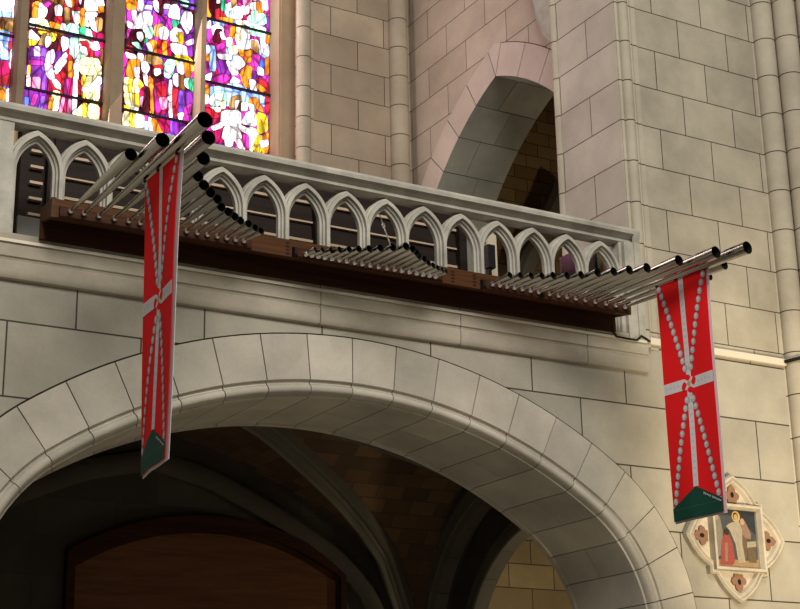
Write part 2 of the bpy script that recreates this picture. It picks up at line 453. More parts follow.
# springer of the gallery vault on the pier
bm = B()
prism(bm, [(1.15, 9.95), (1.5, 10.2), (1.70, 10.40), (1.83, 10.66), (1.90, 10.98), (1.93, 11.4), (1.94, 13.9), (1.15, 13.9)], fYZ, 10.16, 10.31)
prism(bm, [(1.4, 10.2), (1.64, 10.44), (1.76, 10.68), (1.83, 10.98), (1.86, 11.4), (1.87, 13.9), (1.4, 13.9)], fYZ, 10.12, 10.17)
struct('trim_19', bm, 'bal')
# chapel beyond the side wall: brick wall facing the nave and its stone rib
bm = B(); box(bm, 11.25, 17, 6.3, 6.6, 6.1, 14); struct('wall_chapel', bm, 'brickw')
bm = B(); box(bm, 16.7, 17, .9, 6.3, 6.1, 14); struct('wall_chapel_right', bm, 'brickw')
bm = B()
pa = at(521, 282, 1, 5.9); pb = at(543, 240, 1, 5.9); pc = at(556, 205, 1, 5.9)
sweep(bm, [pa, pa.lerp(pb, .5)+Vector((-.03, 0, .03)), pb, pb.lerp(pc, .5)+Vector((-.02, 0, .02)), pc, pc+(pc-pb)*.6],
      [(-.16, -.1), (.16, -.1), (.16, .02), (.09, .1), (-.09, .1), (-.16, .02)], Vector((0, -1, 0)))
struct('trim_20', bm, 'rib')

# --- aisle bay under the gallery: groin vault of brick with stone ribs
FX = [(0, 5.86), (.75, 5.69), (1.4, 5.42), (1.95, 5.16), (2.4, 4.88), (2.81, 4.55), (3.15, 3.9), (3.3, 3.3), (3.4, 2.6)]
def interp(t, tab):
    for (a, za), (b, zb) in zip(tab, tab[1:]):
        if t <= b: return za+(zb-za)*(t-a)/(b-a)
    return tab[-1][1]
VY = 3.1; KY = 2.0/3.4; KX = 1.075
def fx(x): return interp(abs(x-AX)/KX, FX)
def gy(y): return interp(abs(y-VY)/KY, FX)
bm = B(); uvl = bm.loops.layers.uv.new('UVMap')
nx, ny = 84, 54
X0, X1, Y0, Y1 = 3.1, 10.3, 1.15, 5.0
Vg = [[bm.verts.new((X0+(X1-X0)*i/nx, Y0+(Y1-Y0)*j/ny, max(fx(X0+(X1-X0)*i/nx), gy(Y0+(Y1-Y0)*j/ny)))) for j in range(ny+1)] for i in range(nx+1)]
def arclen(t, tab):
    L = 0
    for (a, za), (b, zb) in zip(tab, tab[1:]):
        if t <= a: break
        q = min(t, b); f = (q-a)/(b-a); L += math.hypot(q-a, (zb-za)*f)
    return L
for i in range(nx):
    for j in range(ny):
        f = bm.faces.new((Vg[i][j], Vg[i+1][j], Vg[i+1][j+1], Vg[i][j+1]))
        c = f.calc_center_median(); g = gy(c.y) > fx(c.x)
        for l in f.loops:
            p = l.vert.co
            if g: l[uvl].uv = (p.x, math.copysign(arclen(abs(p.y-VY), [(a*KY, z) for a, z in FX]), p.y-VY)+10)
            else: l[uvl].uv = (p.y, math.copysign(arclen(abs(p.x-AX), FX), p.x-AX)+10)
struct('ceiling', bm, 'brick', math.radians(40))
bm = B()
sec = [(-.13, .1), (-.13, -.03), (-.10, -.045), (-.085, -.02), (-.062, -.035), (-.058, -.09), (-.030, -.10), (-.026, -.15), (-.012, -.17), (.012, -.17), (.026, -.15), (.030, -.10), (.058, -.09), (.062, -.035), (.085, -.02), (.10, -.045), (.13, -.03), (.13, .1)]
for sx in (1, -1):
    for sy in (1, -1):
        pts = []
        for i in range(25):
            t = 3.4*math.sin(PI/2*i/24)
            pts.append((AX+sx*t*KX, VY+sy*t*KY, interp(t, FX)-.02))
        sweep(bm, pts, sec, Vector((0, 0, 1)).cross(Vector((sx, sy*KY, 0)).normalized()).cross(Vector((sx, sy*KY, 0)).normalized())*-1 if False else Vector((0, 0, 1)))
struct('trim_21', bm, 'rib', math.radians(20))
# rear wall, wall rib on it, timber tympanum of the porch
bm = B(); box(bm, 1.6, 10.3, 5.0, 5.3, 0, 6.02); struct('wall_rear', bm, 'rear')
bm = B()
pts = []
for i in range(41):
    t = -3.35*math.cos(PI*i/40)
    pts.append((AX+t, 4.93, interp(abs(t), FX)-.38))
sweep(bm, pts, [(-.12, -.1), (.12, -.1), (.12, .03), (.05, .07), (-.05, .07), (-.12, .03)], Vector((0, -1, 0)))
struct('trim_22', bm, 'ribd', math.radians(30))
# side wall below: outer order and tympanum, inner arch, stone wall beyond
bra, bla = pointed(2.9, 5.35, .9, 2.05, 2.239, 1.3)
bra = Arcs([(2.9, 3.2, 2.2, 0.0, PI/2)]); bla = Arcs([(2.9, 3.2, 2.2, PI/2, PI)])
full = Arcs([(2.95, 3.15, 2.12, 0.0, PI)])
bm = B()
oc = [full.at(full.len*i/40) for i in range(41)]
prism(bm, [(5.3, 0), (5.3, 6.02), (.9, 6.02), (.9, 0), (.92, 0)] + [p for p in oc[::-1] if p[0] < 5.05 and p[0] > .92][::-1][::-1] + [(5.05, 0)] if False else
      [(5.3, 0), (5.3, 6.02), (.6, 6.02), (.6, 0), (.83, 0)] + oc[::-1] + [(5.07, 0)], fYZ, 10.3, 10.62)
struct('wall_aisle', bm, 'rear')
bm = B()
ring(bm, full, [(-.02, -.03), (.16, -.03), (.16, .1), (-.02, .1)], fS, 13, .004, 4)
ring(bm, full, [(-.1, .02), (-.02, .0), (-.02, .2), (-.1, .2)], fS, 13, .004, 4)
struct('trim_23', bm, 'rib', math.radians(35))
inn = Arcs([(2.75, 2.9, 1.86, 0.0, PI)])
ic = [inn.at(inn.len*i/40) for i in range(41)]
bm = B()
prism(bm, [(5.3, 0), (5.3, 6.02), (.6, 6.02), (.6, 0), (.89, 0)] + ic[::-1] + [(4.61, 0)], fYZ, 10.62, 10.76)
struct('wall_aisle_inner', bm, 'rear')
bm = B()
fT = lambda p, t: (10.62+t, p[0], p[1])
ring(bm, inn, [(-.035, -.04), (-.02, -.06), (.06, -.06), (.08, -.02), (.15, -.035), (.18, .02), (-.035, .16)], fT, 12, .003, 6)
struct('trim_24', bm, 'rib', math.radians(35))
bm = B(); box(bm, 10.62, 17, 5.6, 5.9, 0, 6.02); struct('wall_aisle_back', bm, 'brickl')
bm = B(); box(bm, 16.7, 17, 0.9, 5.6, 0, 6.02); struct('wall_aisle_right', bm, 'brickl')
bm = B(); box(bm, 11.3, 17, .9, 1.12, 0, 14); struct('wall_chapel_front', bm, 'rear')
# door: segmental timber head in its frame
dxl, dxr, dzs, dza = 5.62, 9.07, 4.30, 4.80
hw = (dxr-dxl)/2; rise = dza-dzs; DR = (hw*hw+rise*rise)/(2*rise)
def dcurve(off):
    a = math.asin(hw/DR); cx, cz = (dxl+dxr)/2, dza-DR
    return [(cx+(DR+off)*math.sin(-a+2*a*i/24), cz+(DR+off)*math.cos(-a+2*a*i/24)) for i in range(25)]
bm = B(); prism(bm, [(dxr, 0), (dxl, 0)] + dcurve(0), fXZ, 4.96, 5.02)
dr = struct('door_1', bm, 'door')
bm = B()
ci, co = dcurve(-.07), dcurve(.07)
prism(bm, [(dxl-.07, 0)] + co + [(dxr+.07, 0), (dxr-.07, 0)] + ci[::-1] + [(dxl+.07, 0)], fXZ, 4.88, 5.0)
ci2, co2 = dcurve(-.07), dcurve(-.13)
prism(bm, [(dxl+.07, 0)] + ci2 + [(dxr-.07, 0), (dxr-.13, 0)] + co2[::-1] + [(dxl+.13, 0)], fXZ, 4.93, 5.0)
struct('door_frame', bm, 'wood', None, dr)
bm = B(); box(bm, dxl, dxr, 4.9, 5.0, 3.35, 3.5); struct('door_rail', bm, 'wood', None, dr)

# ================================================================== WINDOW
GY = 5.75
win = bpy.data.objects.new('window_1', None); COL.objects.link(win); win['kind'] = 'structure'; win.location = (6.1, GY, 8.3); win['_loc'] = (6.1, GY, 8.3)
bm = B()
box(bm, 6.035, 6.195, 5.42, 6.0, 8.2, 13.3)
struct('mullion', bm, 'mull', None, win)
for x0, x1 in ((4.835, 4.985), (7.295, 7.425)):
    bm = B(); prism(bm, [(x0, 6.0), (x0, 5.62), (x0+.035, 5.56), (x1-.035, 5.56), (x1, 5.62), (x1, 6.0)], fXY, 8.2, 13.3)
    struct('mullion', bm, 'mull', None, win)
bm = B(); box(bm, 8.425, 8.46, 5.44, 6.0, 8.2, 13.3); struct('jamb', bm, 'mull', None, win)
LIGHTS = {1: (3.84, 4.84), 2: (4.98, 6.04), 3: (6.19, 7.30), 4: (7.42, 8.43)}
GM = ['lead']+['g_'+k for k in GC]; GI = {k: i+1 for i, k in enumerate(GC)}
def T(ox, oy, s): return lambda x, y: (ox+x/s, oy+y/s)
def offset(poly, d):
    n = len(poly); a = sum(poly[i][0]*poly[(i+1) % n][1]-poly[(i+1) % n][0]*poly[i][1] for i in range(n))
    sg = 1 if a > 0 else -1; out = []
    for i in range(n):
        p0, p1, p2 = Vector(poly[i-1]), Vector(poly[i]), Vector(poly[(i+1) % n])
        e1, e2 = (p1-p0), (p2-p1)
        if e1.length < 1e-6 or e2.length < 1e-6: out.append(tuple(p1)); continue
        e1.normalize(); e2.normalize()
        n1, n2 = Vector((e1.y, -e1.x))*sg, Vector((e2.y, -e2.x))*sg
        m = n1+n2
        if m.length < .3: m = n1
        m = m.normalized(); k = max(.5, m.dot(n1))
        q = p1+m*(d/k); out.append((q.x, q.y))
    return out
def chaikin(p, it=1):
    for _ in range(it):
        q = []
        for i in range(len(p)):
            a, b = p[i], p[(i+1) % len(p)]
            q += [(a[0]*.84+b[0]*.16, a[1]*.84+b[1]*.16), (a[0]*.16+b[0]*.84, a[1]*.16+b[1]*.84)]
        p = q
    return p
class Pane:
    def __init__(s, x0, x1):
        s.bm = B(); s.x0, s.x1 = x0, x1; s.k = 0
        box(s.bm, x0, x1, GY, GY+.02, 8.3, 13.2)
    def flat(s, pts, mi, y):
        pts = [(min(max(a, s.x0+.012), s.x1-.012), b) for a, b in pts]
        vs = [s.bm.verts.new((a, y, b)) for a, b in pts]
        try: f = s.bm.faces.new(vs); f.material_index = mi
        except ValueError: pass
    def piece(s, pts, c, lead=.006):
        s.k += 1; y = GY-.002-s.k*.0004; pts = chaikin(offset(pts, .010))
        s.flat(offset(pts, lead), 0, y+.0002); s.flat(offset(pts, -.001), GI[c], y)
    def px(s, spec):
        for ln in spec.strip().splitlines():
            c, t, d = ln.split(None, 2)
            tr = TR[t]; pts = []
            for w in d.split():
                x, y = map(float, w.split(',')); q = at(*tr(x, y), 1, GY); pts.append((q.x, q.z))
            s.piece(pts, c)
    def mosaic(s, z0, z1, pal, seed, cell=.2):
        r = random.Random(seed); nx = max(2, round((s.x1-s.x0)/cell)); nz = round((z1-z0)/(cell*1.25))
        g = [[(s.x0+(s.x1-s.x0)*i/nx+(r.uniform(-.3, .3)*cell if 0 < i < nx else 0), z0+(z1-z0)*j/nz+(r.uniform(-.3, .3)*cell if 0 < j < nz else 0)) for j in range(nz+1)] for i in range(nx+1)]
        s.k += 1
        for i in range(nx):
            for j in range(nz):
                s.flat(offset([g[i][j], g[i+1][j], g[i+1][j+1], g[i][j+1]], -.004), GI[r.choice(pal)], GY-.002-s.k*.0004)
TR = dict(A=T(20, 0, 8.89), B=T(20, 60, 8.89), C=T(115, 0, 8.89), D=T(115, 60, 8.89), E=T(195, 0, 8), F=T(195, 76, 7.25), G=T(0, 0, 5.07))
P2 = Pane(*LIGHTS[2])
P2.mosaic(8.3, 10.0, 'cukmku', 1); P2.mosaic(10.0, 13.2, 'kuckhkr', 2, .17)
P2.px('''o A 115,30 160,15 180,40 160,110 160,160 110,165
w A 175,30 225,40 240,100 220,150 165,155 170,90
p A 135,165 230,175 265,265 130,240
w A 95,165 130,170 130,240 85,235
m A 205,15 270,20 270,60 225,60
k A 260,60 300,40 310,130 320,190 250,190
w A 310,60 350,45 375,80 360,150 320,145
r A 310,155 370,150 370,200 340,220 315,195
o A 265,195 330,215 360,230 360,280 280,265
q A 370,210 405,215 390,290 362,285
t A 395,70 440,75 435,205 405,210 400,140
w A 465,95 525,95 530,180 500,230 480,180
r A 470,62 530,72 530,93 470,93
o A 540,80 575,80 575,240 535,235
n A 420,230 450,210 520,235 525,315 400,295
g A 530,245 585,250 580,330 530,320
n A 590,260 625,270 640,345 585,330
w A 385,-60 450,-60 460,65 420,50
o A 460,-60 482,-60 480,50 465,55
w A 515,-40 545,-40 530,55
w A 590,-60 720,-60 745,60 690,50 680,100 570,90
o A 695,70 735,60 740,110 700,115
q A 580,110 680,120 675,145 620,160 610,240 580,230
w A 625,150 660,160 690,290 640,260 610,190
t A 670,160 730,170 720,270 690,280
w A 90,265 170,340 150,370 80,350
y A 80,355 150,375 130,400 85,405
y A 160,280 320,305 310,350 290,370 200,320
n A 470,345 620,365 610,450 500,600 450,600 440,400
t A 200,310 270,300 280,330 220,340 200,430 160,410
w A 220,335 265,330 270,390 230,430
u A 80,425 180,412 240,440 240,600 75,600
l A 125,425 165,420 180,520 130,530
v A 185,430 230,445 215,540 190,530
u B 78,-20 225,-20 235,100 255,310 235,450 85,415
i B 108,160 172,160 168,275 112,275
m B 120,312 152,312 122,405 95,402
v B 190,60 222,100 212,290 195,290
v B 190,330 216,330 192,437 163,432
m A 80,540 200,555 195,580 82,575
r A 340,340 370,330 352,450 318,460
k A 300,400 338,350 318,455 295,440
w A 370,335 425,345 425,420 380,460 365,400
u A 310,465 395,472 370,540 300,610
c B 250,60 470,0 470,340 430,480 240,450
r B 310,130 400,60 398,330 250,300 250,200
r A 410,470 470,530 470,640 395,640
o B 430,20 462,20 462,160 425,150
c B 250,200 270,250 262,290 245,300
p B 290,280 350,290 330,455 270,445
o B 262,340 286,340 282,440 250,440
i B 375,340 392,345 362,468 343,465
i B 428,360 452,365 442,485 418,475
m B 400,180 425,180 405,310 385,310
w A 400,475 414,505 345,600 310,640 300,600
w B 398,0 410,20 320,130 300,100
l A 240,475 290,450 302,500 285,570 222,565
l B 218,35 275,45 300,180 250,170 225,110
w B 280,185 310,180 355,230 350,265 310,245
n A 440,345 510,350 502,390 480,385 478,430 450,420
w A 485,400 512,400 507,640 488,640
w B 487,0 515,0 505,200 487,490 460,482 475,200
r B 515,190 535,190 535,310 515,310
q B 470,45 500,30 525,60 510,95 475,90
r A 530,380 590,375 620,440 665,500 600,530 590,470 560,420
w A 530,420 580,430 590,500 560,510 540,470
p A 530,530 600,520 700,540 712,680 520,650
p B 535,60 575,60 575,135 540,130
p B 580,60 655,60 655,140 580,138
p B 660,60 712,60 712,140 690,150 660,145
y B 545,150 575,150 570,345 548,340
p B 580,160 640,160 640,355 580,345
p B 645,150 702,150 692,372 645,360
w B 550,250 600,260 690,150 712,160 712,220 600,300 545,285
p B 510,440 550,400 548,505 495,495
y B 555,395 590,400 590,515 555,508
p B 600,400 690,412 690,545 600,520
w A 620,390 680,380 700,440 660,460 620,430
m A 660,470 705,465 705,510 665,505
b B 40,340 65,345 60,412 40,405
y B 65,60 82,60 80,130 60,140
q B 55,150 78,150 78,250 55,250''')
P3 = Pane(*LIGHTS[3])
P3.mosaic(8.3, 10.0, 'ucrkkr', 3); P3.mosaic(10.0, 13.2, 'umkkuvm', 4, .17)
P3.px('''o C 100,-60 190,-60 190,80 110,90
w C 205,0 255,10 250,100 200,95
v C 260,10 330,15 325,40 262,35
l C 262,50 325,55 320,85 262,80
v C 262,90 325,95 320,125 265,120
m C 110,110 150,95 170,200 110,190
k C 335,-20 420,-20 435,100 400,140 340,80
w C 340,10 380,15 385,110 360,90 345,60
m C 335,120 400,150 460,145 500,210 490,320 440,330 340,250
u C 400,150 450,170 440,220 410,200
s C 440,40 490,45 470,80 435,75
v C 435,90 470,90 460,130 440,125
w C 490,60 540,40 575,90 570,175 470,150
n C 580,0 660,20 650,60 585,50
v C 585,95 640,100 620,160 585,150
w C 620,100 680,120 680,240 640,300 610,250 580,200
g C 505,185 570,195 525,270 515,230
w C 150,100 180,95 200,170 190,250 165,190
w C 220,115 300,105 330,160 320,230 260,260 180,255
w C 105,190 165,220 175,265 110,240
n C 245,270 320,240 335,290 320,340 260,350 240,310
g C 255,350 285,345 280,390 258,380
m C 110,260 150,275 125,345 105,330
k C 150,270 230,265 260,310 240,420 150,390 100,400
w C 195,295 235,290 245,340 225,370 200,340
n C 150,385 200,380 230,440 200,430
t C 350,230 420,215 430,250 390,270 380,330 345,320
w C 390,260 440,240 475,290 455,350 400,350
o C 290,380 350,360 380,400 360,490 290,470
w C 280,390 310,390 330,470 300,460
r C 380,360 420,365 410,500 375,490
o C 425,370 460,375 470,510 420,505
c C 465,380 495,385 490,520 472,515
w C 490,290 530,250 600,280 605,380 490,365
y C 545,300 600,300 605,390 560,385
w C 490,390 620,410 650,500 540,490 500,450
y C 530,500 650,505 690,560 540,530
u C 620,330 690,300 690,380 630,390
l C 625,380 690,350 690,395 640,405
u C 640,420 690,415 680,510 650,500
w C 90,470 180,500 200,530 110,520
r C 100,405 150,420 140,450 100,445
q C 200,480 245,490 240,560 205,540
t C 270,490 400,520 440,600 300,590 250,560
n C 440,560 520,520 520,640 440,640
y C 530,540 690,590 690,640 540,600
o D 110,10 210,0 225,60 170,80 160,170 100,160
w D 170,70 225,75 225,150 180,165
k D 225,20 340,60 340,230 300,250 220,200
w D 230,30 275,20 300,80 270,130 240,100
q D 245,130 280,140 290,240 262,220
r D 345,60 410,55 415,90 345,90
w D 345,90 390,85 400,130 375,160 350,140
k D 335,110 350,170 415,130 425,200 360,220 332,200
p D 80,165 120,165 110,300 75,290
y D 120,175 165,180 150,300 112,300
p D 165,175 210,175 205,300 150,300
y D 210,180 245,230 235,270 215,280
p D 75,300 145,305 160,420 90,400
y D 150,310 215,310 205,430 165,420
w D 130,410 200,430 190,460 130,450
y D 80,410 125,425 120,450 80,445
c D 215,280 265,240 265,440 220,420
i D 220,340 255,330 250,420 225,420
o D 300,150 330,190 335,480 300,470 295,250
k D 262,260 298,260 298,480 240,470
c D 335,230 440,195 465,240 460,480 350,490
r D 370,240 440,240 445,340 375,340
i D 385,345 455,345 445,440 400,445
m D 345,240 370,350 400,470 360,470
n D 450,10 520,0 510,120 470,170 430,150
w D 450,60 490,60 490,130 450,140
w D 475,190 500,190 500,520 475,520
w D 460,340 500,320 512,360 480,380
w D 545,30 590,20 610,110 590,140 550,110
o D 610,30 660,40 665,150 620,160
w D 510,150 540,130 560,180 545,245 515,220
h D 560,140 605,150 610,280 565,270
n D 610,180 650,170 660,270 615,240
g D 650,190 690,180 690,290 655,270
r D 505,250 555,260 550,500 510,510
v D 560,285 612,285 612,410 560,400
u D 617,280 690,300 680,420 617,420
v D 555,410 610,420 600,480 560,470
m D 610,430 668,400 660,480 600,510
w D 550,490 595,480 600,530 560,540
m D 600,515 650,495 640,570 600,570
p D 70,470 120,475 120,590 60,590
y D 125,480 165,490 165,600 125,595
p D 170,490 245,505 240,610 170,605
s D 255,560 280,560 290,650 260,640
q D 290,520 330,540 330,650 295,640
o D 320,530 360,540 420,650 340,650
c D 360,520 470,540 470,650 420,650
u D 510,550 620,575 600,680 510,670
w D 690,300 720,300 712,520 695,560''')
P4 = Pane(*LIGHTS[4])
P4.mosaic(8.3, 10.2, 'rcmru', 5); P4.mosaic(10.2, 13.2, 'cmrusm', 6, .17)
P4.px('''o E 90,-60 125,-60 125,150 90,150
k E 115,0 190,-20 200,60 160,160 115,80
r E 165,80 200,70 260,150 220,170 170,150
w E 180,-40 210,-40 205,20 175,25
g E 215,-40 245,-40 235,90 210,80
w E 245,40 290,20 298,70 270,90
t E 280,-40 320,-40 335,60 300,60
m E 340,-40 375,-40 380,50 350,50
i E 380,-40 470,-40 420,70 390,50
w E 440,30 490,20 490,80 450,80
o E 490,20 535,15 540,130 500,130
w E 500,-10 570,-5 580,80 545,80 540,20
w E 300,60 370,60 375,150 300,150
w E 370,50 430,50 425,110 375,120
n E 420,130 560,110 565,200 420,190
n E 450,90 495,90 495,190 460,190
p E 330,165 400,175 390,200 330,190
o E 195,140 300,155 300,185 205,170
w E 390,165 560,230 560,250 390,195
w E 85,180 120,170 120,225 85,230
m E 85,240 130,235 140,340 85,350
w E 130,220 170,195 230,230 220,260 170,240 150,310
k E 165,240 210,240 205,310 190,350 140,330
w E 200,260 235,270 240,320 210,310
m E 235,200 270,200 270,310 245,300
o E 285,220 325,220 315,310 270,300
p E 330,220 370,225 370,390 320,330
w E 370,230 430,235 425,390 372,390
n E 440,210 560,255 540,300 440,280
w E 250,310 290,305 300,370 255,380
p E 290,370 335,375 330,440 270,430
w E 330,340 430,320 440,390 350,400
w E 440,320 500,330 510,400 440,390
t E 455,330 495,340 505,430 460,400
m E 170,370 225,350 245,450 180,440
w E 170,440 270,440 290,480 200,475
u E 160,485 240,490 290,600 190,600
w E 245,490 330,510 340,600 290,600
q E 300,450 360,460 400,520 340,560
o E 345,405 390,410 380,450 360,450
o E 395,420 450,405 445,500 395,500
m E 455,440 515,440 500,540 450,530
o E 400,530 450,540 440,640 350,610
w E 520,330 585,370 585,450 530,430
b E 515,480 550,490 545,545 510,540
s E 115,370 155,380 160,570 115,570
w E 82,370 105,370 105,430 82,430
o E 80,440 105,440 105,490 80,490
o E 565,290 590,290 590,350 565,350
o E 560,470 582,470 580,600 560,600
w E 500,540 540,560 540,610 500,600
s F 105,70 530,160 500,230 430,170 240,230 110,160
m F 130,10 210,-10 250,20 190,60 140,45
w F 75,0 120,-20 100,45 70,45
q F 270,10 320,40 300,60 250,55
s F 230,65 300,60 380,100 250,85
o F 330,20 360,0 390,90 350,80
w F 390,30 430,40 440,120 400,110
r F 440,20 530,60 525,130 460,60
o F 450,60 510,110 480,120 445,90
o F 65,70 95,75 95,140 70,140
q F 65,145 90,145 90,200 65,205
n F 105,160 150,115 210,120 220,200 200,240 160,200 130,230 100,200
w F 140,140 190,130 185,190 155,225 135,190
p F 190,190 215,190 210,240 185,240
w F 110,230 180,240 170,265 110,255
r F 70,240 110,240 175,300 120,310
c F 130,400 190,410 200,490 140,480
t F 255,165 320,145 330,190 290,180 275,240 245,240
w F 285,185 320,185 320,235 290,250
h F 322,190 330,240 312,265 300,250
w F 335,195 380,200 365,260 330,270
m F 330,270 370,265 350,330 330,320
w F 190,260 320,255 325,380 210,370 180,350
w F 110,380 190,340 195,370 130,400
w F 205,375 310,385 330,460 270,470 190,460
w F 210,470 265,475 260,515 215,510
q F 280,470 320,465 355,535 310,525
o F 390,170 440,165 490,270 450,250 420,220 385,210
w F 385,210 420,215 430,265 395,260
w F 370,270 430,265 440,370 330,350
y F 440,270 510,290 520,400 450,430
p F 385,375 440,400 410,550 385,540
m F 340,430 380,440 380,540 350,520
w F 310,360 460,430 440,455 320,400
y F 445,440 480,440 470,560 420,550
o F 485,440 525,420 520,560 480,565
w F 460,480 520,470 520,510 470,525
r F 500,170 530,175 525,280 505,270''')
P1 = Pane(*LIGHTS[1])
P1.mosaic(8.3, 13.2, 'rcomskyb', 8)
P1.px('''w G 0,0 80,-20 82,30 50,80 0,80
s G 0,60 60,70 55,95 0,90
h G 0,90 50,95 40,150 0,140
t G 45,95 80,110 70,165 25,145
q G 62,40 82,40 82,95 62,90
s G 0,155 50,165 45,210 0,195
m G 55,170 80,175 76,220 52,215
s G 0,210 42,215 42,300 15,300 0,290
w G 0,210 15,230 5,270 -10,270
r G 45,215 72,220 66,300 48,300
c G -10,310 50,315 60,380 0,420
r G 0,400 55,375 55,405 0,440
q G 48,320 66,320 60,350 50,340
o G 0,440 28,450 28,510 -10,500
q G 30,455 52,455 50,520 30,515
w G 55,255 70,258 66,320 52,310''')
for i, P in ((1, P1), (2, P2), (3, P3), (4, P4)):
    struct('stained_glass', P.bm, GM, None, win)
def bar(i, pts):
    bm = B(); x0, x1 = LIGHTS[i]
    for x, y in pts:
        z = at(x, y, 1, GY).z
        box(bm, x0, x1, GY-.06, GY-.035, z-.016, z+.016)
    struct('saddle_bar', bm, 'lead', None, win)
bar(1, [(7, 37)]); bar(2, [(65, 34), (65, 97.5)]); bar(3, [(160, 57), (160, 118.5), (160, -1)]); bar(4, [(238, 27.5), (238, 90)])

# ================================================================== BALUSTRADE
bal = thing('balustrade', 'pale stone gallery balustrade pierced by a row of pointed arches', 'balustrade', (6.6, .05, 6.0))
SP, M0, HB = .4254, 3.752, .2127
yf, yk = -.02, .095
mp = [(-.056, yk), (-.056, .05), (-.038, .042), (-.033, .02), (-.020, .014), (-.016, yf), (.016, yf), (.020, .014), (.033, .02), (.038, .042), (.056, .05), (.056, yk)]
ZSP = 6.73
for k in range(14):
    x = M0+SP*k; bm = B()
    prism(bm, [(x+a, b) for a, b in mp], fXY, 6.05, ZSP)
    child('mullion', bm, 'bal', bal)
asec = [(0, yk), (0, .05), (.018, .042), (.023, .02), (.036, .014), (.040, yf), (.074, yf), (.080, .004), (.094, .010), (.104, .035), (.104, yk)]
a0, h0 = HB-.056, .27
RA = (a0*a0+h0*h0)/(2*a0); cxo = RA-a0
def bay(xc, first=False, last=False):
    bm = B()
    for sg in (1, -1):
        n = 14; rings = []
        for i in range(n+1):
            rg = []
            for o, d in asec:
                R = RA+o; ae = math.acos(cxo/R); a = ae*i/n
                xx = min(-cxo+R*math.cos(a), HB); zz = R*math.sin(a)
                rg.append(bm.verts.new((xc+sg*xx, d, ZSP+zz)))
            rings.append(rg)
        m = len(asec)
        for p, q in zip(rings, rings[1:]):
            for t in range(m): bm.faces.new((p[t], p[(t+1) % m], q[(t+1) % m], q[t]))
        bm.faces.new(rings[0]); bm.faces.new(rings[-1])
    child('arch', bm, 'bal', bal, math.radians(28))
for k in range(-1, 14): bay(M0+SP*(k+.5))
bm = B(); box(bm, 1.62, M0-SP, -.02, .095, 6.05, 7.12); prism(bm, [(M0-SP+a, b) for a, b in mp if a > 0]+[(M0-SP, .09), (M0-SP, yf)], fXY, 6.05, ZSP); child('end_post', bm, 'bal', bal)
bm = B(); prism(bm, [(M0+14*SP+a, b) for a, b in mp if a < 0]+[(M0+14*SP, yf), (9.85, yf), (9.85, .095)], fXY, 6.05, ZSP); box(bm, M0+14*SP, 9.85, yf, .095, ZSP, 7.12); box(bm, 9.86, 9.94, -.085, -.07, 6.06, 7.12); box(bm, 9.74, 9.94, -.07, -.02, 6.06, 7.12); child('end_post', bm, 'bal', bal)
bm = B()
rp = [(.13, 7.115), (.0, 7.115), (-.03, 7.125), (-.035, 7.15), (-.02, 7.158), (-.055, 7.178), (-.075, 7.195), (-.105, 7.20), (-.11, 7.235), (-.095, 7.262), (-.05, 7.285), (.02, 7.30), (.13, 7.30)]
prism(bm, rp, fYZ, 1.62, 9.855)
rp2 = [(y, z) for y, z in rp if y < -.015] + [(-.075, 7.30) if False else (-.02, 7.29), (-.02, 7.13)]
prism(bm, [(-.065, 7.12), (-.105, 7.20), (-.11, 7.235), (-.095, 7.262), (-.065, 7.275)], fYZ, 9.855, 9.935)
child('top_rail', bm, 'bal', bal, math.radians(25))
bm = B()
prism(bm, [(.13, 6.056), (-.055, 6.056), (-.055, 6.115), (-.045, 6.125), (.13, 6.13)], fYZ, 1.62, 9.86)
child('plinth', bm, 'cornice', bal)

# ================================================================== ORGAN CHEST
ch = thing('organ_chest', 'long dark oak wind chest along the foot of the stone balustrade', 'organ chest', (6.55, -.2, 6.06))
bm = B(); box(bm, 3.585, 9.525, -.10, -.058, 6.098, 6.30); child('case', bm, 'wood', ch)
bm = B()
prism(bm, [(-.058, 6.30), (-.10, 6.30), (-.16, 6.25), (-.345, 6.205), (-.36, 6.205), (-.36, 6.362), (-.35, 6.368), (-.058, 6.368)], fYZ, 3.60, 9.53)
child('top_board', bm, 'woodtop', ch)
bm = B(); prism(bm, [(-.058, 6.096), (-.103, 6.096), (-.103, 6.245), (-.36, 6.20), (-.366, 6.372), (-.058, 6.372)], fYZ, 3.575, 3.61); child('end_panel', bm, 'woodend', ch)
bm = B(); prism(bm, [(-.058, 6.096), (-.103, 6.096), (-.103, 6.245), (-.36, 6.205), (-.366, 6.372), (-.058, 6.372)], fYZ, 9.51, 9.54); child('end_panel', bm, 'woodend', ch)
for x0, x1 in ((3.64, 5.36), (5.80, 7.31), (7.79, 9.50)):
    bm = B(); prism(bm, [(-.358, 6.205), (-.375, 6.205), (-.385, 6.215), (-.385, 6.29), (-.375, 6.30), (-.358, 6.30)], fYZ, x0, x1); child('pipe_rack', bm, 'wood', ch)
for x in (5.70, 7.42, 7.66):
    bm = B()
    for i in range(4): box(bm, x, x+.035, -.363, -.359, 6.225+i*.033, 6.24+i*.033)
    child('finger_joint', bm, 'louvre', ch)
for x in (5.76, 7.74, 8.42):
    bm = B(); prism(bm, [(-.36, 6.20), (-.42, 6.22), (-.42, 6.28), (-.36, 6.30)], fYZ, x, x+.03); child('bracket', bm, 'louvre', ch)

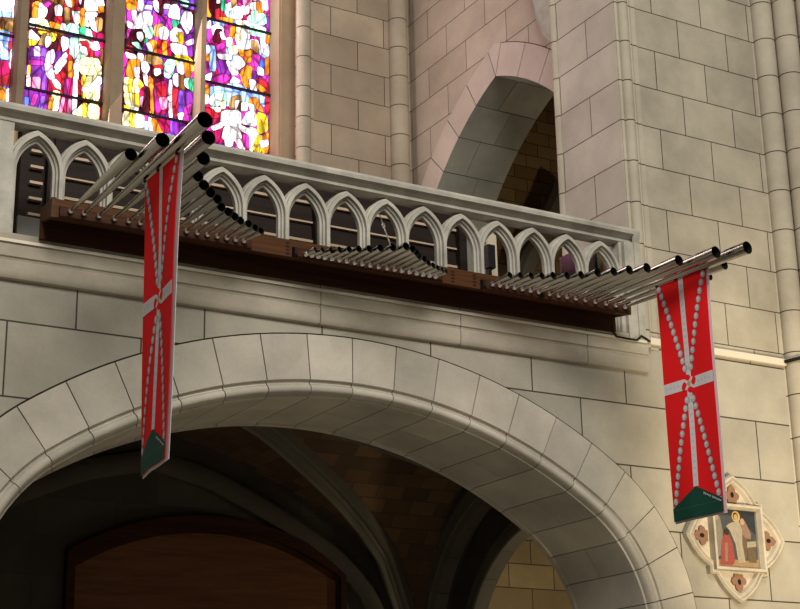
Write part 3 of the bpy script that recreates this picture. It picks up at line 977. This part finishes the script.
# ================================================================== PIPES
LF = [(70,211.6),(83.5,213.5),(98.4,216.6),(113.8,219.8),(128.1,222),(139.4,223.5),(151,226),(163,228.5),(174.5,231),(185.6,233.5),(196.3,235.6),(206.3,237.5),(216.3,238.8),(225.6,240.6),(234.4,241.9),(242.9,243.1)]
LM = [(131,154.4,13),(162.7,140,15),(205,119.7,16.5),(208.4,137.5,15),(203.5,158.4,14),(198,176,11.8),(204,185,11.3),(210.6,192.5,10.8),(217.5,199,10.3),(221.3,206.9,9.8),(228.5,211.9,9.4),(235,216.5,9),(240.6,220.6,8.6),(248.8,223.8,8.2),(255.4,227.8,7.6),(261.3,230.9,7.2)]
CF = [(304.4,256.3),(310.4,257.1),(316.9,258.4),(323.8,259.6),(331,260.6),(338.4,261.6),(345.9,263.1),(353.8,264.4),(361.3,265.6),(369.1,267.1),(377.5,268.5),(386,270),(393.5,271.3),(400.6,272.5),(408.1,274),(415.3,275),(421.6,276),(428.1,277.3),(434,278.5)]
CM = [(315.4,249.8,6),(322.9,250,6.3),(331.3,250.4,6.6),(340,249.8,6.8),(349.4,249.4,7),(359.1,249,7.2),(369.6,248.8,7.5),(380.6,248,7.7),(392.9,247.5,8),(406.3,246.3,8.2),(412.9,249,8),(416.5,252.5,7.5),(418.8,255.8,7),(424.6,259,6.8),(428.8,263.1,6.4),(433.4,265.3,6),(437.9,267.8,6),(442.5,269.8,5.6),(446.3,271.5,5.4)]
RF = [(491.3,286.3),(498.4,287.5),(505.6,288.8),(513.1,290.4),(521,291.6),(529.1,292.8),(537.3,293.8),(548.1,295),(557.1,296.9),(565.6,298.1),(574.4,299.4),(583.8,300.6),(593.8,302.5),(604.4,304.1),(614.1,305.9),(623.5,307.8)]
RM = [(510,275,6.5),(520.6,275.4,6.8),(531.3,275.6,7),(542.1,275.9,7.3),(553.4,275.6,7.6),(567.1,275.6,8),(581.3,275,8.3),(597.5,272.5,8.6),(613.8,271.5,9),(629.4,270,9.4),(647.1,267.8,9.9),(679,260.5,11),(716,252.2,12.2),(747.5,247.6,12.8),(724.6,264.8,9.6),(710,276.5,7.5)]
ORD = ['first', 'second', 'third', 'fourth', 'fifth', 'sixth', 'seventh', 'eighth', 'ninth', 'tenth', 'eleventh', 'twelfth', 'thirteenth', 'fourteenth', 'fifteenth', 'sixteenth', 'seventeenth', 'eighteenth', 'nineteenth']
AXES = {}
for key, FF, MM, zz, where in (('left', LF, LM, 6.262, 'left fan'), ('middle', CF, CM, 6.236, 'middle fan'), ('right', RF, RM, 6.258, 'right fan')):
    lens = []
    for k, (a, m) in enumerate(zip(FF, MM)):
        p = at(a[0], a[1], 1, -.385); p = Vector((p.x, -.385, zz))
        e = at(m[0], m[1], 2, zz+.025); d = e-p; L = d.length; d.normalize()
        depth = (e-CAM).dot(cd); rad = m[2]*1.05*depth/F/2
        AXES[key, k] = (p, d, L, rad); lens.append(L)
    longest = lens.index(max(lens)); n = len(lens)
    for k in range(n):
        p, d, L, rad = AXES[key, k]
        size = 'long' if L > 1.2 else 'mid-length' if L > .6 else 'short'
        extra = ', longest of its fan' if k == longest else ''
        pos = ORD[k]+' from the left' if k < n-1 else 'last on the right'
        root = thing('organ_pipe', '%s horizontal trumpet pipe, %s in the %s%s' % (size, pos, where, extra), 'organ pipe', tuple(p), 'trumpet pipes of the %s fan' % key)
        bm = B(); lathe(bm, p, d, [(0, .014), (.004, .022), (.02, .025), (.034, .021), (.044, .014), (.055, .013)], 14); child('foot', bm, 'foot', root, math.radians(50))
        bm = B(); n_ = 24
        t = .003; q = min(.05, L*.3)
        r_in = .014
        prof = [(q*.6, r_in), (L, rad)]
        lathe(bm, p, d, prof, n_, 0, True, False)
        prof2 = [(L, rad), (L+.001, rad-t*.5), (L, rad-t), (L*.55, (r_in+(rad-r_in)*.55)-t)]  # black lining and rim paint the shade of the hollow mouth
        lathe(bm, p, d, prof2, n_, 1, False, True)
        bmesh.ops.remove_doubles(bm, verts=bm.verts[:], dist=.0002)
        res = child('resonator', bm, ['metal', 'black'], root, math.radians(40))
        # tuning slot cut in the upper side near the mouth
        bm = B(); dd, e_, f_ = basis(d)
        upv = Vector((-.45, 0, .9)); upv = (upv-dd*upv.dot(dd)).normalized(); sdv = dd.cross(upv)
        s0, s1 = L-rad*4.2, L-rad*1.6
        if s0 > .06:
            R_ = []
            for i in range(9):
                s = s0+(s1-s0)*i/8; w = .42*math.sqrt(max(.02, 1-((i-4)/4)**2)); rr = r_in+(rad-r_in)*(s-q*.6)/(L-q*.6)
                R_.append([[bm.verts.new(p+dd*s+(upv*math.cos(a)+sdv*math.sin(a))*(rr+hh)) for a in [w*(j/3-1) for j in range(7)]] for hh in (-.002, .0012)])
            for A_, B_ in zip(R_, R_[1:]):
                for hh in (0, 1):
                    for j in range(6): bm.faces.new((A_[hh][j], A_[hh][j+1], B_[hh][j+1], B_[hh][j]))
                for j in (0, 6): bm.faces.new((A_[0][j], A_[1][j], B_[1][j], B_[0][j]))
            for A_ in (R_[0], R_[-1]):
                for j in range(6): bm.faces.new((A_[0][j], A_[0][j+1], A_[1][j+1], A_[1][j]))
            child('tuning_slot', bm, 'black', res)

# ================================================================== BANNERS
def banner(key, idx, ya, width, ztop, zbot, zc, lining, tw, label):
    p, d, L, rad = AXES[key, idx]
    dh = Vector((d.x, d.y, 0)).normalized()
    s = (ya-p.y)/d.y
    O = p+d*s; O.z = 0
    nrm = Vector((dh.y, -dh.x, 0))           # towards the left (-X) side
    if nrm.x > 0: nrm = -nrm
    W = width; H = ztop-zbot
    def P(u, z, h=0.):
        w = .010*math.sin(u*6+z*1.7)*min(1, (ztop-z)*1.5)+.0025*math.sin(u*17+z*.9)*min(1, (ztop-z))
        w += tw*(2*u/W-1)*(ztop-z)/H
        return O+dh*u+nrm*(h+w)+Vector((0, 0, z))
    root = thing('banner', label, 'banner', tuple(P(W/2, ztop)), 'banners hung from the organ pipes')
    def grid(bm, u0, u1, z0, z1, h, nu=8, nz=24, thick=0, mi=0):
        def lay(hh): return [[bm.verts.new(P(u0+(u1-u0)*i/nu, z0+(z1-z0)*j/nz, hh)) for j in range(nz+1)] for i in range(nu+1)]
        A = lay(h); Ls = [A]
        if thick: Ls.append(lay(h-thick))
        for G in Ls:
            for i in range(nu):
                for j in range(nz): bm.faces.new((G[i][j], G[i+1][j], G[i+1][j+1], G[i][j+1])).material_index = mi
        if thick:
            Bq = Ls[1]
            for i in range(nu):
                for j in (0, nz): bm.faces.new((A[i][j], A[i+1][j], Bq[i+1][j], Bq[i][j])).material_index = mi
            for j in range(nz):
                for i in (0, nu): bm.faces.new((A[i][j], A[i][j+1], Bq[i][j+1], Bq[i][j])).material_index = mi
    def flat(bm, pts, h, mi=0): bm.faces.new([bm.verts.new(P(u, z, h)) for u, z in pts]).material_index = mi
    bm = B(); grid(bm, 0, W, zbot, ztop, 0, 10, 30, .004); child('red_cloth', bm, 'red', root, 1.0)
    bm = B(); grid(bm, .0, W+lining, zbot-.02, ztop, -.010, 10, 30, .003); child('white_lining', bm, 'lining', root, 1.0)
    uc = W*.5; sw = .030
    zp = zbot+.275
    bm = B(); grid(bm, uc-sw, uc+sw, zp, ztop, .0018, 1, 30)
    for i in range(34):
        z = zp+.03+i*.062
        if z > ztop-.03: break
        for dx_ in (-.008, .008): flat(bm, [(uc+dx_-.006, z), (uc+dx_+.006, z+.006), (uc+dx_+.006, z+.022), (uc+dx_-.006, z+.016)], .0026, 1)
    child('white_stripe', bm, ['white', 'pattern'], root)
    bm = B(); hb = .052; grid(bm, 0, W, zc-hb, zc+hb, .0022, 10, 1)
    for i in range(12):
        u = .03+i*.05
        if abs(u-uc) < .08: continue
        flat(bm, [(u, zc-.012), (u+.018, zc-.004), (u+.02, zc+.014), (u+.002, zc+.008)], .003, 1)
    child('white_crossbar', bm, ['white', 'pattern'], root)
    def ell(bm, u, z, a, b, h, mi, n=14, rot=0):
        flat(bm, [(u+a*math.cos(2*PI*i/n)*math.cos(rot)-b*math.sin(2*PI*i/n)*math.sin(rot), z+a*math.cos(2*PI*i/n)*math.sin(rot)+b*math.sin(2*PI*i/n)*math.cos(rot)) for i in range(n)], h, mi)
    for sx in (-1, 1):
        for (z0, z1, o0, o1) in ((ztop-.04, zc+.15, W*.5-.035, .038), (zc-.15, zbot+.10, .038, W*.5-.028)):
            bm = B(); n = int(round(abs(z1-z0)/.073))
            for i in range(n+1):
                t = i/n; u = uc+sx*(o0+(o1-o0)*t**.92); z = z0+(z1-z0)*t
                if u < .008 or u > W-.008: continue
                ell(bm, u, z, .031, .0365, .0028, 1); ell(bm, u-.002, z+.001, .027, .0325, .0034, 0); ell(bm, u-.006, z+.009, .013, .015, .0040, 2)
            child('bead_chain', bm, ['beadg', 'beadd', 'white'], root)
    bm = B()
    for i in range(4):
        a = PI/4+i*PI/2; a2 = i*PI/2
        ell(bm, uc+.062*math.cos(a2+.25), zc+.062*math.sin(a2+.25), .040, .028, .0048, 0, 14, a2+1.2)
        ell(bm, uc+.040*math.cos(a2+.95), zc+.040*math.sin(a2+.95), .034, .013, .0053, 1, 12, a2+.8)
    ell(bm, uc, zc, .022, .022, .0058, 2)
    child('emblem', bm, ['red', 'white', 'gold'], root)
    # green hem rising to a point in the middle
    bm = B()
    zs = zbot+.115
    for i in range(16):
        ua, ub = W*i/16, W*(i+1)/16
        za, zb_ = (zs+(zp-zs)*(1-abs(q-W*.5)/(W*.5)) for q in (ua, ub))
        for j in range(4):
            f0, f1 = j/4, (j+1)/4; b0 = zbot-.004
            flat(bm, [(ua, b0+(za-b0)*f0), (ub, b0+(zb_-b0)*f0), (ub, b0+(zb_-b0)*f1), (ua, b0+(za-b0)*f1)], .0055)
    for i in range(16): flat(bm, [(W*i/16, zbot+.098), (W*(i+1)/16, zbot+.098), (W*(i+1)/16, zbot+.103), (W*i/16, zbot+.103)], .0062, 1)
    child('green_hem', bm, ['hem', 'hemline'], root)
    # faint line of tiny white lettering along the hem's right slope
    bm = B(); sl = (zs-zp)/(W*.5); r_ = random.Random(3)
    u = W*.5+.09
    for wd in (5, 6):
        for i in range(wd):
            z = zp+sl*(u-W*.5)-.042
            if key == 'left': z = zp+sl*(u-W*.5)-.042
            uu = u
            hh = .022 if i == 0 else .016
            flat(bm, [(uu, z), (uu+.005, z), (uu+.005, z+hh), (uu, z+hh)], .0066)
            flat(bm, [(uu+.008, z+.002), (uu+.0125, z), (uu+.0125, z+.014), (uu+.008, z+.016)], .0066)
            flat(bm, [(uu, z+.005), (uu+.0125, z+.004), (uu+.0125, z+.008), (uu, z+.009)], .0068)
            u += .0185
        u += .014
    child('lettering', bm, 'white', root)
    rr = rad*(s/L)
    bm = B(); tube(bm, [P(-.03, ztop+.006), P(W+lining+.03, ztop+.006)], .010, 10); rod_ = child('rod', bm, 'brass', root)
    for t in (.02, W*.42, W-.02):
        bm = B(); c = P(t, ztop+.006); box(bm, c.x-.013, c.x+.013, c.y-.02, c.y+.02, ztop-.006, ztop+.05); child('clip', bm, 'black', rod_)
    return root
banner('left', 2, -1.39, .655, 6.205, 3.905, 5.165, .065, .052, 'narrow red banner with white cross and beads, hung at the left over the arch')
banner('right', 13, -1.095, .64, 6.235, 3.985, 5.215, .028, .026, 'red banner with white cross and beads, its green hem overlapping the wall plaque')

# ================================================================== PLAQUE (framed painting in a pointed quatrefoil)
px_, pz_ = 10.955, 4.105
pq = thing('wall_plaque', 'cream stone quatrefoil plaque framing a small painting on the right wall', 'plaque', (px_, 0, pz_))
def lobe_outline(sc, corner=.35, tip=.66, notch=True):
    pts = []
    for k in range(4):
        a = k*PI/2
        def rot(x, z): return (px_+sc*(x*math.cos(a)-z*math.sin(a)), pz_+sc*(x*math.sin(a)+z*math.cos(a)))
        if notch: pts += [rot(corner+.03, corner-.05), rot(corner+.03, corner+.03), rot(corner-.05, corner+.03)]
        for i in range(1, 10):
            t = i/9; x = (corner-.05)*(1-t); z = corner+.03+(tip-corner-.03)*t + .035*math.sin(PI*t)
            pts.append(rot(x+.022*math.sin(PI*t), z-.01*math.sin(PI*t)))
        for i in range(8, 0, -1):
            t = i/9; x = (corner-.05)*(1-t); z = corner+.03+(tip-corner-.03)*t + .035*math.sin(PI*t)
            pts.append(rot(-x-.022*math.sin(PI*t), z-.01*math.sin(PI*t)))
    return pts
outer = lobe_outline(1.0); mid = lobe_outline(.935); inner = lobe_outline(.86); inn2 = lobe_outline(.82)
bm = B(); prism(bm, outer, fXZ, -.03, .0); child('back_slab', bm, 'frame', pq)
bm = B()
def band(bm, rings):
    V = [[bm.verts.new((x, y, z)) for x, z in r] for r, y in rings]
    n = len(V[0])
    for a, b in zip(V, V[1:]):
        for i in range(n): bm.faces.new((a[i], a[(i+1) % n], b[(i+1) % n], b[i]))
band(bm, [(outer, -.028), (outer, -.06), (lobe_outline(.965), -.085), (mid, -.085), (lobe_outline(.915), -.06), (lobe_outline(.90), -.06), (lobe_outline(.885), -.072), (inner, -.065), (inn2, -.028)])
child('moulding', bm, 'frame', pq)
fw = .338
bm = B()
sq = lambda h: [(px_-h, pz_-h), (px_+h, pz_-h), (px_+h, pz_+h), (px_-h, pz_+h)]
band(bm, [(sq(fw), -.03), (sq(fw), -.115), (sq(fw-.012), -.122), (sq(fw-.028), -.115), (sq(fw-.045), -.06), (sq(fw-.045), -.03)])
child('picture_frame', bm, 'frame', pq)
for k in range(4):
    a = k*PI/2; bm = B()
    def rot(x, z): return (px_+x*math.cos(a)-z*math.sin(a), pz_+x*math.sin(a)+z*math.cos(a))
    c = .44
    shape = [(-.055, c-.075), (.055, c-.075), (.06, c-.045), (.085, c-.035), (.10, c), (.08, c+.03), (.05, c+.035), (.045, c+.07), (0, c+.12), (-.045, c+.07), (-.05, c+.035), (-.08, c+.03), (-.10, c), (-.085, c-.035), (-.06, c-.045)]
    prism(bm, [rot(*q) for q in shape], fXZ, -.05, -.028)
    hole = [(.022*math.cos(2*PI*i/10), c+.005+.03*math.sin(2*PI*i/10)) for i in range(10)]
    prism(bm, [rot(*q) for q in hole], fXZ, -.054, -.05, 1)
    child('trefoil', bm, ['terra', 'black'], pq)
PC = dict(bg=(.075, .08, .085), sky=(.035, .04, .05), robe=(.40, .36, .28), halo=(.60, .42, .10), skin=(.50, .33, .22), rd=(.33, .075, .06), br=(.15, .105, .06), gr=(.24, .22, .18), fl=(.35, .24, .12), pk=(.30, .19, .14), tb=(.38, .33, .24), hair=(.05, .03, .02))
pnames = []
for k_, c_ in PC.items(): MT['p_'+k_] = simple('paint '+k_, tuple(q*.75 for q in c_), .6, 0, .25, 40); pnames.append('p_'+k_)
PI_ = {k: i for i, k in enumerate(PC)}
bm = B(); hh = fw-.043
lay = [0]
def art(c, pts):
    lay[0] += 1
    bm.faces.new([bm.verts.new((px_-hh+x*2*hh, -.036-lay[0]*.0003, pz_+hh-y*2*hh)) for x, y in pts]).material_index = PI_[c]
def aell(c, x, y, a, b): art(c, [(x+a*math.cos(2*PI*i/14), y+b*math.sin(2*PI*i/14)) for i in range(14)])
art('bg', [(0, 0), (1, 0), (1, 1), (0, 1)]); art('sky', [(0, 0), (1, 0), (1, .42), (.75, .25), (.6, .1), (0, .12)])
art('fl', [(0, .9), (.3, .86), (.7, .88), (1, .84), (1, 1), (0, 1)])
art('gr', [(.02, .2), (.1, .1), (.2, .15), (.24, .4), (.2, .8), (.04, .85)]); aell('tb', .12, .14, .05, .065)
art('tb', [(.72, .55), (.98, .52), (.98, .62), (.74, .66)]); art('br', [(.76, .65), (.95, .62), (.96, .9), (.78, .9)])
art('pk', [(.64, .2), (.76, .18), (.88, .4), (.86, .5), (.74, .48), (.66, .4)]); aell('skin', .7, .2, .05, .06)
art('br', [(.64, .4), (.78, .5), (.74, .84), (.66, .84)])
aell('halo', .56, .12, .095, .1)
art('robe', [(.48, .22), (.62, .2), (.68, .34), (.66, .6), (.70, .9), (.54, .93), (.5, .6), (.4, .38), (.32, .3), (.38, .26)])
aell('hair', .55, .12, .06, .07); aell('skin', .555, .135, .045, .06)
art('tb', [(.54, .4), (.58, .4), (.62, .9), (.56, .9)])
art('rd', [(.2, .55), (.28, .42), (.38, .46), (.44, .62), (.46, .9), (.4, .97), (.12, .97), (.16, .75)])
aell('hair', .32, .40, .06, .06); art('pk', [(.26, .6), (.32, .58), (.3, .9), (.24, .92)])
child('painting', bm, pnames, pq)

# ================================================================== SMALL THINGS
bm = B()
tube(bm, [at(612, 327, 1, -.10), at(613, 331, 1, -.10), at(616.5, 336.5, 1, -.094), at(627, 338.5, 1, -.094), at(637, 340, 1, -.094), at(641.5, 336, 1, -.094), at(645, 338, 1, -.094), at(650, 341.5, 1, -.094)], .011, 8)
tag(link('cable', bm, 'black', None, None, 1.0, loc=(9.6, -.09, 6.05)), 'black cable trailing along the ledge right of the oak chest', 'cable')
bm = B()
tube(bm, [(11.88, -.05, 6.085), (11.905, -.11, 6.09), (11.96, -.2, 6.10), (12.04, -.21, 6.115), (12.1, -.3, 6.12), (12.16, -.385, 6.125), (12.26, -.40, 6.13)], .02, 8)
tag(link('cable', bm, 'black', None, None, 1.0, loc=(11.9, -.1, 6.08)), 'black cable bent around the corner shaft beside the white trunking', 'cable')
# stay above the middle fan
pe, de, Le, re_ = AXES['middle', 8]
top = at(379, 213, 1, .10); bot = pe+de*(Le*.93)+Vector((0, 0, re_*.9))
st = thing('stay_rod', 'thin bright stay rod slanting to the middle fan of pipes', 'stay rod', tuple(bot))
bm = B(); tube(bm, [bot, bot.lerp(top, .6)], .007, 8); child('rod', bm, 'foot', st, 1.0)
bm = B(); lathe(bm, bot.lerp(top, .55), top-bot, [(0, .008), (.02, .016), (.09, .016), (.11, .008)], 10); child('turnbuckle', bm, 'foot', st, 1.0)
bm = B(); tube(bm, [bot.lerp(top, .6), top], .005, 8); child('hook', bm, 'foot', st, 1.0)

# organ case behind the balustrade
oc_ = thing('organ_case', 'dark louvred organ case of broad horizontal slats behind the balustrade', 'organ case', (6.2, 1.0, 6.1))
zl = [6.22+.205*i for i in range(7)]
for i, z in enumerate(zl):
    bm = B(); prism(bm, [(1.0, z-.098), (1.02, z-.10), (1.045, z+.085), (1.025, z+.09)], fYZ, 4.02, 8.36); child('slat', bm, 'louvre', oc_)
    if True:
        bm = B(); box(bm, 4.02, 8.36, .99, 1.06, z+.092, z+(.118 if i % 2 else .108)); child('slat_edge', bm, 'pale', oc_)
bm = B(); box(bm, 4.0, 8.4, 1.12, 1.2, 6.1, 7.68); child('back_board', bm, 'louvre', oc_)
for x in (3.98, 5.33, 6.66, 8.36):
    bm = B(); box(bm, x, x+.09, .93, 1.12, 6.1, 7.68); child('stile', bm, 'louvre', oc_)
bm = B(); box(bm, 3.98, 8.45, .93, 1.12, 7.66, 7.72); child('top_rail', bm, 'louvre', oc_)
oc2 = thing('organ_case', 'narrow dark louvred organ case section behind the leftmost balustrade arch', 'organ case', (3.8, 1.05, 6.1))
bm = B(); box(bm, 3.70, 3.97, 1.05, 1.2, 6.1, 7.6); child('back_board', bm, 'louvre', oc2)
for i in range(6):
    bm = B(); box(bm, 3.78, 3.90, 1.0, 1.055, 6.72+i*.155, 6.745+i*.155); child('slat_edge', bm, 'pale', oc2)
bm = B(); box(bm, 3.93, 3.975, .96, 1.06, 6.1, 7.6); child('stile', bm, 'louvre', oc2)
bm = B(); box(bm, 3.585, 3.655, 1.1, 1.2, 6.1, 7.6); tag(link('timber_post', bm, 'ochre', loc=(3.62, 1.15, 6.1)), 'ochre timber post just right of the left balustrade end post', 'post')
bm = B(); box(bm, 3.66, 3.98, .9, .94, 6.1, 6.66); tag(link('grey_panel', bm, 'greyp', loc=(3.8, .92, 6.1)), 'low grey panel behind the leftmost balustrade arch beside the chest end', 'panel')
bm = B(); box(bm, 8.90, 9.01, 1.2, 1.24, 6.1, 7.55); tag(link('cream_post', bm, 'whitep', loc=(8.95, 1.25, 6.1)), 'cream painted post behind the balustrade right of the organ case', 'post')
bm = B(); box(bm, 8.76, 8.80, 1.0, 1.06, 6.1, 7.0); box(bm, 8.75, 8.84, .98, 1.06, 7.0, 7.26); tag(link('black_stand', bm, 'black', loc=(8.83, 1.06, 6.1)), 'black stand with a boxy head in front of the cream post', 'stand')
bm = B(); q_ = [at(x, y, 1, .6) for x, y in ((561, 257), (576, 249.5), (579, 254))]
prism(bm, [(q_[0].x, 6.1), (q_[2].x, 6.1)]+[(q.x, q.z) for q in q_[::-1]], fXZ, .6, .63)
tag(link('purple_board', bm, 'purple', loc=(9.5, .61, 6.1)), 'purple-brown board with sloping top behind the right end of the balustrade', 'board')
xa, xb, zc_ = at(594, 250, 1, .5).x, at(610, 250, 1, .5).x, at(600, 247, 1, .5).z
bm = B(); box(bm, xa, min(xb, 9.83), .56, .9, 6.1, zc_)
box(bm, xa, xa+.02, .5, .56, 6.1, zc_); box(bm, min(xb, 9.83)-.02, min(xb, 9.83), .5, .56, 6.1, zc_); box(bm, xa, min(xb, 9.83), .5, .56, zc_-.02, zc_)
tag(link('cabinet', bm, 'louvre', loc=(xa+.07, .7, 6.1)), 'narrow dark cabinet beside the pier behind the last balustrade arch', 'cabinet')
xo_ = at(599, 258, 1, .49).x
bm = B(); box(bm, xo_, xo_+.03, .455, .495, 6.1, zc_-.05); tag(link('timber_post', bm, 'ochre', loc=(xo_+.015, .475, 6.1)), 'slim ochre timber post before the dark cabinet by the pier', 'post')

for o in list(bpy.data.objects):
    if '_loc' in o.keys(): del o['_loc']

# ================================================================== LIGHT
w = bpy.data.worlds.new('World'); S.world = w; w.use_nodes = True
w.node_tree.nodes['Background'].inputs[0].default_value = (1, .95, .86, 1); w.node_tree.nodes['Background'].inputs[1].default_value = .11
def area(name, loc, tgt, sx, sy, power, col):
    l = bpy.data.lights.new(name, 'AREA'); l.shape = 'RECTANGLE'; l.size = sx; l.size_y = sy; l.energy = power; l.color = col
    o = bpy.data.objects.new(name, l); COL.objects.link(o); o.location = loc
    o.rotation_euler = (Vector(tgt)-Vector(loc)).to_track_quat('-Z', 'Y').to_euler(); return o
area('nave_windows', (4.0, -12, 14), (7.8, 0, 5.5), 9, 5, 2050, (1, .935, .835))
area('gallery_fill', (5.9, 5.2, 10.6), (8.5, 0, 9.0), 4.2, 4.5, 290, (1, .82, .77))  # unseen area light added before the glass to strengthen its glow
def spot(name, loc, tgt, power, col, ang, blend=.8, r=.15):
    l = bpy.data.lights.new(name, 'SPOT'); l.energy = power; l.color = col; l.spot_size = math.radians(ang); l.spot_blend = blend; l.shadow_soft_size = r
    o = bpy.data.objects.new(name, l); COL.objects.link(o); o.location = loc
    o.rotation_euler = (Vector(tgt)-Vector(loc)).to_track_quat('-Z', 'Y').to_euler(); return o
spot('transept_lamp', (10.6, -4.4, 2.4), (11.6, 0, 4.8), 1350, (1, .80, .52), 58, 1.0)
def point(name, loc, power, col, r=.1):
    l = bpy.data.lights.new(name, 'POINT'); l.energy = power; l.color = col; l.shadow_soft_size = r
    o = bpy.data.objects.new(name, l); COL.objects.link(o); o.location = loc; return o
point('aisle_lamp', (12.6, 3.0, 3.4), 80, (1, .82, .55))
point('chapel_fill', (13.5, 3.2, 8.6), 50, (1, .78, .5))  # unseen point light added to brighten the brick beyond the arch
